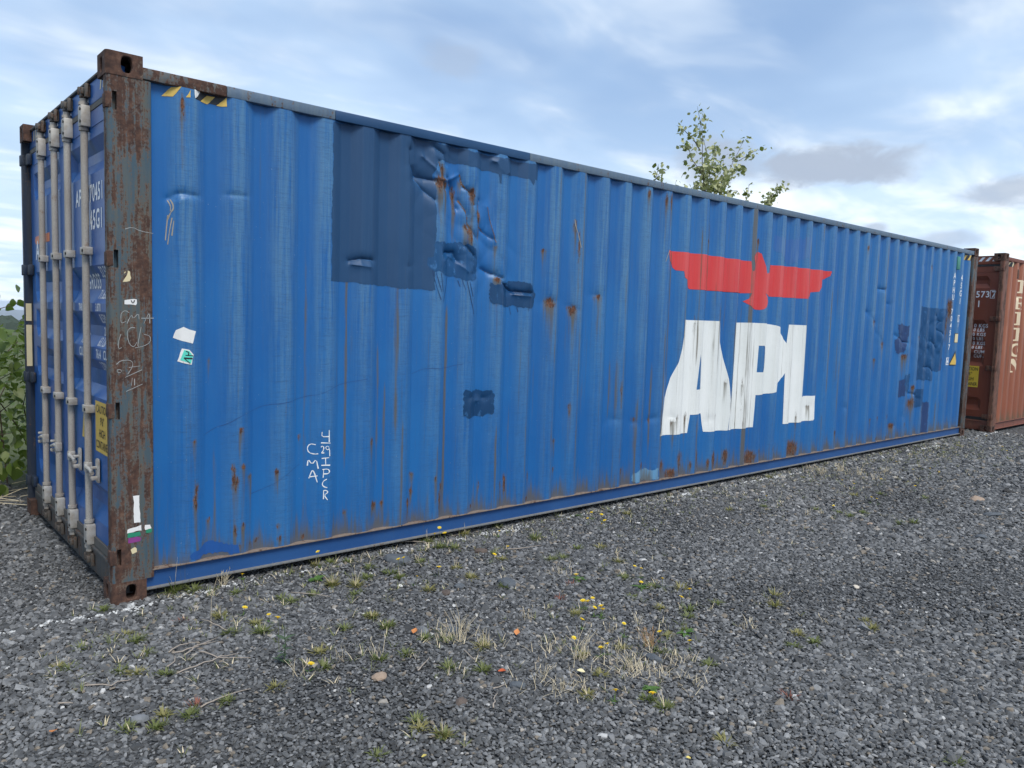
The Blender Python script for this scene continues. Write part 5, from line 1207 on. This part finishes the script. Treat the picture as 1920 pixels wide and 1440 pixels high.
def flower_parts():
    hd = MB(); n = 15
    for ring, (r0, r1, z0, z1, m, off) in enumerate(((.003, .0125, .001, .0035, n, 0), (.002, .0085, .003, .0055, 11, .2))):
        for k in range(m):
            a = 2 * math.pi * k / m + off; da = .75 * math.pi / m
            hd.raw([(r0 * math.cos(a - da), r0 * math.sin(a - da), z0), (r1 * math.cos(a - da * .9), r1 * math.sin(a - da * .9), z1), (r1 * 1.08 * math.cos(a), r1 * 1.08 * math.sin(a), z1 + .0006), (r1 * math.cos(a + da * .9), r1 * math.sin(a + da * .9), z1), (r0 * math.cos(a + da), r0 * math.sin(a + da), z0)], [(0, 1, 2, 3, 4)])
    me1 = bpy.data.meshes.new('flower_head'); me1.from_pydata(hd.v, [], hd.f); me1.materials.append(M_PETAL)
    ce = MB(); ce.tube([(0, 0, -.002), (0, 0, .003), (0, 0, .0062)], [.0035, .005, .003], 8)
    me2 = bpy.data.meshes.new('flower_centre'); me2.from_pydata(ce.v, [], ce.f); me2.materials.append(M_PETALC)
    return me1, me2
FH, FC = flower_parts()
def flower(x, y, h):
    root = empty('yellow_flower', (x, y, .004), rw.uniform(0, 6.28))
    dx, dy = rw.uniform(-.012, .012), rw.uniform(-.012, .012)
    MB().tube([(dx, dy, 0), (dx * .6, dy * .6, h * .55), (0, 0, h)], [.0016, .0013, .0012], 5).build('stem', M_GRASS, root)
    s = rw.uniform(.85, 1.25); R = (rw.uniform(-.35, .35), rw.uniform(-.35, .35), 0)
    o = bpy.data.objects.new('flower_head', FH); COL.objects.link(o); o.parent = root; o.location = (0, 0, h); o.rotation_euler = R; o.scale = (s, s, s)
    c = bpy.data.objects.new('flower_centre', FC); COL.objects.link(c); c.parent = o
    lf = MB()
    for i in range(rw.randint(3, 6)):
        a = rw.uniform(0, 6.28); blade(lf, (dx, dy, .002), a, rw.uniform(.9, 1.35), rw.uniform(.022, .042), .007, .3)
    lf.build('rosette', M_LEAFG, root)
    return root
items = [(flower(x, y, h), x, y) for x, y, h in FLOWERS]
label_all(items, lambda o: 'yellow dandelion-like flower', 'flower', 'yellow flowers on the gravel')

def dry_clump(x, y, h, k):
    dense = k in (0, 2, 3, 27, 19, 20, 21, 30); root = empty('dry_grass', (x, y, .004), rw.uniform(0, 6.28))
    single = k == 33
    mb = MB(); n = 1 if single else (rw.randint(16, 26) if dense else rw.randint(4, 9))
    for i in range(n):
        a = rw.uniform(0, 6.28); L = h * rw.uniform(.55, 1.1) if not single else h; ln = rw.uniform(.05, .65) if not single else .02
        p = Vector((rw.gauss(0, .015), rw.gauss(0, .015), 0)); d = Vector((math.cos(a) * math.sin(ln), math.sin(a) * math.sin(ln), math.cos(ln)))
        q = p + d * L * .6; e = q + (d + Vector((rw.uniform(-.4, .4), rw.uniform(-.4, .4), -.2))).normalized() * L * .45
        mb.tube([p, q, e], [.0011, .0010, .0006], 4, False)
        if rw.random() < .4:
            blade(mb, e, a + rw.uniform(-1, 1), .4, .018, .004, .5, 2)
    mb.build('stalks', M_STRAWO if k == 2 else M_STRAW, root)
    root['w'] = 'single tall dead grey stalk' if single else ('bushy orange-brown dry grass clump' if k == 2 else ('bushy straw-coloured dry grass clump' if dense else 'sparse dry straw stalks'))
    return root
items = [(dry_clump(x, y, h * (.75 if k != 33 else 1), k), x, y) for k, (x, y, h) in enumerate(DRY)]
label_all(items, lambda o: o['w'], 'dry grass', 'dry grass clumps on the gravel')
for it in items: del it[0]['w']

def leafy(x, y, k):
    root = empty('leafy_weed', (x, y, .004), rw.uniform(0, 6.28)); mt = (M_LEAFG, M_LEAFG, M_LEAFB, M_LEAFG, M_LEAFB, M_LEAFG, M_LEAFG)[k]
    me = leaf_me('leaf', mt, w=.42 if k else .75, fold=.2, curl=.35); n = 11
    if k == 4:
        MB().tube([(0, 0, 0), (.004, .003, .09), (-.004, 0, .175)], [.003, .0024, .0018], 6).build('stem', M_LEAFB, root)
    for i in range(n):
        a = i * 2.4 + rw.uniform(-.2, .2); z = .004 if k != 4 else rw.uniform(.0, .12)
        R = Matrix.Rotation(a, 3, 'Z') @ Matrix.Rotation(rw.uniform(.15, .75), 3, 'X')
        leaf_obj(me, root, Vector((0, 0, z)), R, rw.uniform(.035, .06))
    root['w'] = ('bright green broad-leaved weed', 'bright green narrow-leaved weed', 'blue-green spiky weed', 'bright green narrow-leaved weed', 'tall blue-green leafy weed', 'green narrow-leaved weed', 'green narrow-leaved weed')[k]
    return root
items = [(leafy(x, y, k), x, y) for k, (x, y) in enumerate(LEAFY)]
label_all(items, lambda o: o['w'], 'weed', 'leafy weeds on the gravel')
for it in items: del it[0]['w']

def redweed(x, y):
    root = empty('reddish_weed', (x, y, .004), rw.uniform(0, 6.28)); mb = MB()
    for i in range(26):
        a = rw.uniform(0, 6.28); rad = rw.uniform(0, .03)
        blade(mb, (math.cos(a) * rad, math.sin(a) * rad, 0), a, rw.uniform(.2, 1.2), rw.uniform(.015, .04), .005, .4, 3)
    mb.build('leaves', M_REDW, root); return root
items = [(redweed(x, y), x, y) for x, y in REDWEED]
label_all(items, lambda o: 'small reddish-brown weed', 'weed', 'reddish weeds on the gravel')

# seedlings and dry wisps too small and many to count
def ground_cover():
    g = MB(); s = MB(); r = random.Random(77)
    for k in range(1300):
        if k < 300 or k >= 1100: x = r.uniform(-.3, 11.5); y = -.05 - abs(r.gauss(0, .55))
        elif k < 600: x = r.gauss(9.3, 1.6); y = -.25 - abs(r.gauss(0, .40))
        elif k < 850: x = r.uniform(.2, 12); y = -.02 - abs(r.gauss(0, .10))
        else: x, y = r.choice(DRY + TUFTS)[:2]; x += r.gauss(0, .09); y += r.gauss(0, .09)
        if y < -2.4: continue
        n = r.randint(3, 8); L = r.uniform(.016, .036) * (1.5 if k >= 300 else 1)
        for i in range(n):
            a = r.uniform(0, 6.28); rad = r.uniform(0, .02)
            blade(g if r.random() < (.75 if k < 300 else .62) else s, (x + math.cos(a) * rad, y + math.sin(a) * rad, .008), a, r.uniform(.2, 1.2), L * r.uniform(.6, 1.2), r.uniform(.002, .005), .5, 3)
    for x0, y0, h in DRY[2:16] + DRY[19:24] + DRY[27:31]:      # broken straw round the dry clumps
        for k in range(26):
            a = r.uniform(0, 6.28); blade(s, (x0 + r.gauss(0, .07), y0 + r.gauss(0, .06), .006), a, r.uniform(.1, 1.3), r.uniform(.02, .075), r.uniform(.0016, .003), r.uniform(0, .7), 3)
    tag(g.build('seedlings', M_GRASS), 'thin scatter of tiny green seedlings all over the gravel', 'weeds', kind='stuff')
    tag(s.build('dry_wisps', M_STRAW), 'thin scatter of tiny dry straw wisps all over the gravel', 'straw', kind='stuff')
ground_cover()

# twigs, larger stones, fallen leaves
def twig(pts):
    c = Vector((sum(p[0] for p in pts) / len(pts), sum(p[1] for p in pts) / len(pts), .012))
    P = [Vector((p[0], p[1], .010 + rw.uniform(0, .014))) - c for p in pts]; Q = []
    for i in range(len(P) - 1):
        for f in (0, .33, .66): Q.append(P[i].lerp(P[i + 1], f) + Vector((rw.uniform(-.006, .006), rw.uniform(-.006, .006), rw.uniform(0, .006))))
    Q.append(P[-1]); n = len(Q)
    mb = MB(); mb.tube(Q, [.0037 * (1 - .65 * i / (n - 1)) for i in range(n)], 6)
    o = mb.build('twig', M_TWIG, None, True); o.location = c; return o
items = [(twig(p), p[len(p) // 2][0], p[len(p) // 2][1]) for p in TWIGS]
label_all(items, lambda o: 'thin dry brown twig lying', 'twig', 'twigs lying on the gravel')
SC = dict(tan=(.30, .22, .16), grey=(.16, .165, .17), slate=(.085, .095, .105), brown=(.10, .075, .06), white=(.62, .60, .56), dark=(.03, .028, .026), pale=(.50, .44, .36))
SN = dict(tan='tan flat stone', grey='pale grey stone', slate='large slate-grey stone', brown='dark brown stone', white='small white stone', dark='large blackish stone', pale='small pale stone')
SM = {k: flat_paint('stone_' + k, c, .85, .3, scale=40) for k, c in SC.items()}
items = []
for x, y, r_, k in STONES:
    o = bpy.data.objects.new('stone', stone_me('stone', rw, r_, .42, SM[k])); COL.objects.link(o); o.location = (x, y, .010); o.rotation_euler = (rw.uniform(-.15, .15), rw.uniform(-.15, .15), rw.uniform(0, 6)); o['w'] = SN[k]; items.append((o, x, y))
label_all(items, lambda o: o['w'] + ' lying', 'stone', 'larger stones among the gravel')
for it in items: del it[0]['w']
LC = dict(orange=(.52, .20, .06), red=(.50, .10, .03), cream=(.66, .58, .34), yellow=(.60, .48, .12))
items = []
for x, y, k in LEAVES:
    me = leaf_me('fallen_leaf', flat_paint('fallen_leaf_' + k, LC[k], .6, .25, scale=60), w=.75, fold=.5, curl=-.35)
    o = bpy.data.objects.new('fallen_leaf', me); COL.objects.link(o); o.location = (x, y, .018); o.rotation_euler = (rw.uniform(-.2, .2), rw.uniform(-.2, .2), rw.uniform(0, 6)); o.scale = (.022 if k == 'yellow' else .040,) * 3
    o['w'] = {'orange': 'curled orange', 'red': 'curled red-orange', 'cream': 'cream-coloured', 'yellow': 'small yellow'}[k] + ' fallen leaf'; items.append((o, x, y))
label_all(items, lambda o: o['w'], 'leaf', 'fallen leaves on the gravel')
for it in items: del it[0]['w']

# ------------------------------------------------------------------ gravel
def line_y(x):
    xs = [-2.5, -.52, -.29, .05, .60, 2.27, 3.73, 5.86, 7.6, 9.55, 12.24, 13.5]; ys = [-.11, -.10, -.09, -.125, -.06, -.07, -.06, -.10, -.15, -.20, -.15, -.15]
    return np.interp(x, xs, ys)
def gravel_material(name, white):
    m, t = new_mat(name); tone = t.attr('tone', 'INSTANCER'); P = t.geo(); n = t.noise(P, 90, 4, .6)
    if white: col = t.mix(t.ss(n, .35, .7), (.60, .60, .58), (.24, .24, .235))
    else:
        col = t.ramp(tone, [(.0, (.034, .035, .036)), (.35, (.096, .098, .099)), (.65, (.182, .183, .183)), (.86, (.270, .269, .264)), (.93, (.185, .155, .120)), (.97, (.30, .27, .23)), (1.0, (.46, .45, .43))])
        col = t.mix(t.math('MULTIPLY', t.ss(n, .45, .75), .30), col, (.055, .050, .044))
    setb(t, color=col, rough=.78, normal=t.bump(t.noise(P, 180, 3, .6), .3, .003), spec=.35)
    return m
def gravel_nodes(mat, variants=7):
    g = bpy.data.node_groups.new('scattered_stones', 'GeometryNodeTree')
    g.interface.new_socket('Geometry', in_out='INPUT', socket_type='NodeSocketGeometry'); g.interface.new_socket('Geometry', in_out='OUTPUT', socket_type='NodeSocketGeometry')
    N = g.nodes; Lk = g.links; gi = N.new('NodeGroupInput'); go = N.new('NodeGroupOutput')
    join = N.new('GeometryNodeGeometryToInstance')
    for k in range(variants):
        ico = N.new('GeometryNodeMeshIcoSphere'); ico.inputs['Radius'].default_value = .5; ico.inputs['Subdivisions'].default_value = 1
        rv = N.new('FunctionNodeRandomValue'); rv.data_type = 'FLOAT_VECTOR'; rv.inputs['Min'].default_value = (-.17,) * 3; rv.inputs['Max'].default_value = (.17,) * 3; rv.inputs['Seed'].default_value = 17 + k * 7
        sp = N.new('GeometryNodeSetPosition'); Lk.new(ico.outputs['Mesh'], sp.inputs['Geometry']); Lk.new(rv.outputs['Value'], sp.inputs['Offset'])
        sm = N.new('GeometryNodeSetMaterial'); sm.inputs['Material'].default_value = mat; Lk.new(sp.outputs[0], sm.inputs['Geometry'])
        sh = N.new('GeometryNodeSetShadeSmooth'); sh.inputs['Shade Smooth'].default_value = False; Lk.new(sm.outputs[0], sh.inputs['Geometry'])
        Lk.new(sh.outputs[0], join.inputs[0])
    def named(n, ty):
        a = N.new('GeometryNodeInputNamedAttribute'); a.data_type = ty; a.inputs['Name'].default_value = n; return a.outputs['Attribute']
    ip = N.new('GeometryNodeInstanceOnPoints'); Lk.new(gi.outputs[0], ip.inputs['Points']); Lk.new(join.outputs[0], ip.inputs['Instance'])
    ip.inputs['Pick Instance'].default_value = True; Lk.new(named('pick', 'INT'), ip.inputs['Instance Index'])
    er = N.new('FunctionNodeEulerToRotation'); Lk.new(named('rot', 'FLOAT_VECTOR'), er.inputs[0]); Lk.new(er.outputs[0], ip.inputs['Rotation'])
    Lk.new(named('scl', 'FLOAT_VECTOR'), ip.inputs['Scale']); Lk.new(ip.outputs[0], go.inputs[0])
    return g
def scatter(name, X, Y, Zc, S, tone, mat, rng):
    n = len(X); me = bpy.data.meshes.new(name); me.from_pydata(np.stack([X, Y, Zc], 1).tolist(), [], []); me.materials.append(mat)
    def at(nm, ty, arr, key): a = me.attributes.new(nm, ty, 'POINT'); a.data.foreach_set(key, arr)
    at('rot', 'FLOAT_VECTOR', np.stack([rng.normal(0, .35, n), rng.normal(0, .35, n), rng.uniform(0, 6.28, n)], 1).astype(np.float32).ravel(), 'vector')
    at('scl', 'FLOAT_VECTOR', np.stack([S * rng.uniform(.85, 1.45, n), S * rng.uniform(.7, 1.05, n), S * rng.uniform(.42, .75, n)], 1).astype(np.float32).ravel(), 'vector')
    at('pick', 'INT', rng.integers(0, 7, n).astype(np.int32), 'value'); at('tone', 'FLOAT', tone.astype(np.float32), 'value')
    o = bpy.data.objects.new(name, me); COL.objects.link(o)
    md = o.modifiers.new('stones', 'NODES'); md.node_group = gravel_nodes(mat)
    return o
def gravel():
    rng = np.random.default_rng(5)
    def grid(x0, x1, y0, y1, s):
        gx, gy = np.meshgrid(np.arange(x0, x1, s), np.arange(y0, y1, s)); gx = gx.ravel(); gy = gy.ravel()
        return gx + rng.uniform(-.5, .5, gx.size) * s, gy + rng.uniform(-.5, .5, gy.size) * s
    cx, cy = -1.07, -4.43
    xs, ys, ss = [], [], []
    for s, r0, r1 in ((.0165, 0, 4.4), (.0195, 4.4, 6.5), (.025, 6.5, 9.5), (.034, 9.5, 15.0)):
        x, y = grid(cx - 4.5, cx + 15.5, cy - .5, 3.6, s)
        d = np.hypot(x - cx, y - cy)
        ang = np.degrees(np.arctan2(y - cy, x - cx))                 # direction on the ground
        ok = (d >= r0) & (d < r1) & (d > 1.6) & (ang > -4) & (ang < 97)
        ok &= ~((x > .03) & (x < 12.16) & (y > .30)) & ~((x > 13.05) & (y > .2))
        x, y = x[ok], y[ok]; xs.append(x); ys.append(y)
        ss.append(s * np.clip(rng.lognormal(.12, .26, x.size), .6, 1.9))
    X = np.concatenate(xs); Y = np.concatenate(ys); S = np.concatenate(ss)
    # patches where fines show between the stones, and slight heave
    pn = np.sin(X * 2.1 + 1.3 * np.sin(Y * 2.7)) + np.sin(Y * 3.3 + X * .9)
    keep = rng.random(X.size) < np.clip(1.02 - .10 * np.clip(pn - .8, 0, 2), .5, 1); X, Y, S = X[keep], Y[keep], S[keep]
    pn = pn[keep]
    S = S * np.clip(1.0 - .12 * pn, .7, 1.25) * np.where(rng.random(X.size) < .02, 1.7, 1.0)
    Zc = .002 + .004 * rng.random(X.size) + .003 * np.sin(X * 3) * np.sin(Y * 2.6)
    tone = np.clip(rng.beta(2.0, 2.6, X.size) * .92 + .04 * np.sin(X * 1.1 + .6 * np.sin(Y * 2.3)) * np.sin(Y * 1.7 + .4) - .025 * np.clip(pn, 0, 2), 0, .88)
    u = rng.random(X.size); tone = np.where(u < .030, .93, np.where(u < .042, .97, np.where(u < .046, 1.0, tone)))
    dl = np.abs(Y - line_y(X)); w = .021 + .008 * np.sin(X * 5) 
    gaps = ((np.sin(X * 3.1 + .5) + .6 * np.sin(X * 7.7)) > -.55) | (X < .1)
    white = (dl < w) & (rng.random(X.size) < np.where(X < .15, .78, .48)) & gaps
    white |= (dl < w * 2.4) & (rng.random(X.size) < .07) & gaps
    o = scatter('gravel', X[~white], Y[~white], Zc[~white], S[~white], tone[~white], gravel_material('gravel_stone', False), rng)
    tag(o, 'crushed dark grey stone covering the yard', 'gravel', kind='stuff')
    o = scatter('painted_line', X[white], Y[white], Zc[white] + .001, S[white] * .85, tone[white], gravel_material('white_painted_stone', True), rng)
    tag(o, 'broken white marking line sprayed on the gravel along the container', 'line', kind='stuff')
    print('gravel', X.size, 'white', int(white.sum()))
gravel()

# ------------------------------------------------------------------ air between here and the hills
def haze():
    m = bpy.data.materials.new('hazy_air'); m.use_nodes = True; t = NT(m.node_tree); t.n.clear()
    out = t.add('ShaderNodeOutputMaterial'); v = t.add('ShaderNodeVolumePrincipled')
    v.inputs['Color'].default_value = (.80, .88, 1.0, 1); v.inputs['Density'].default_value = .00016; v.inputs['Anisotropy'].default_value = .0
    t.l.new(v.outputs[0], out.inputs['Volume'])
    o = MB().box(-8200, 8200, -8200, 8200, -190, 9.0).build('haze', m); tag(o, 'thin blue haze in the air over the yard and fields', 'haze', kind='stuff')
haze()
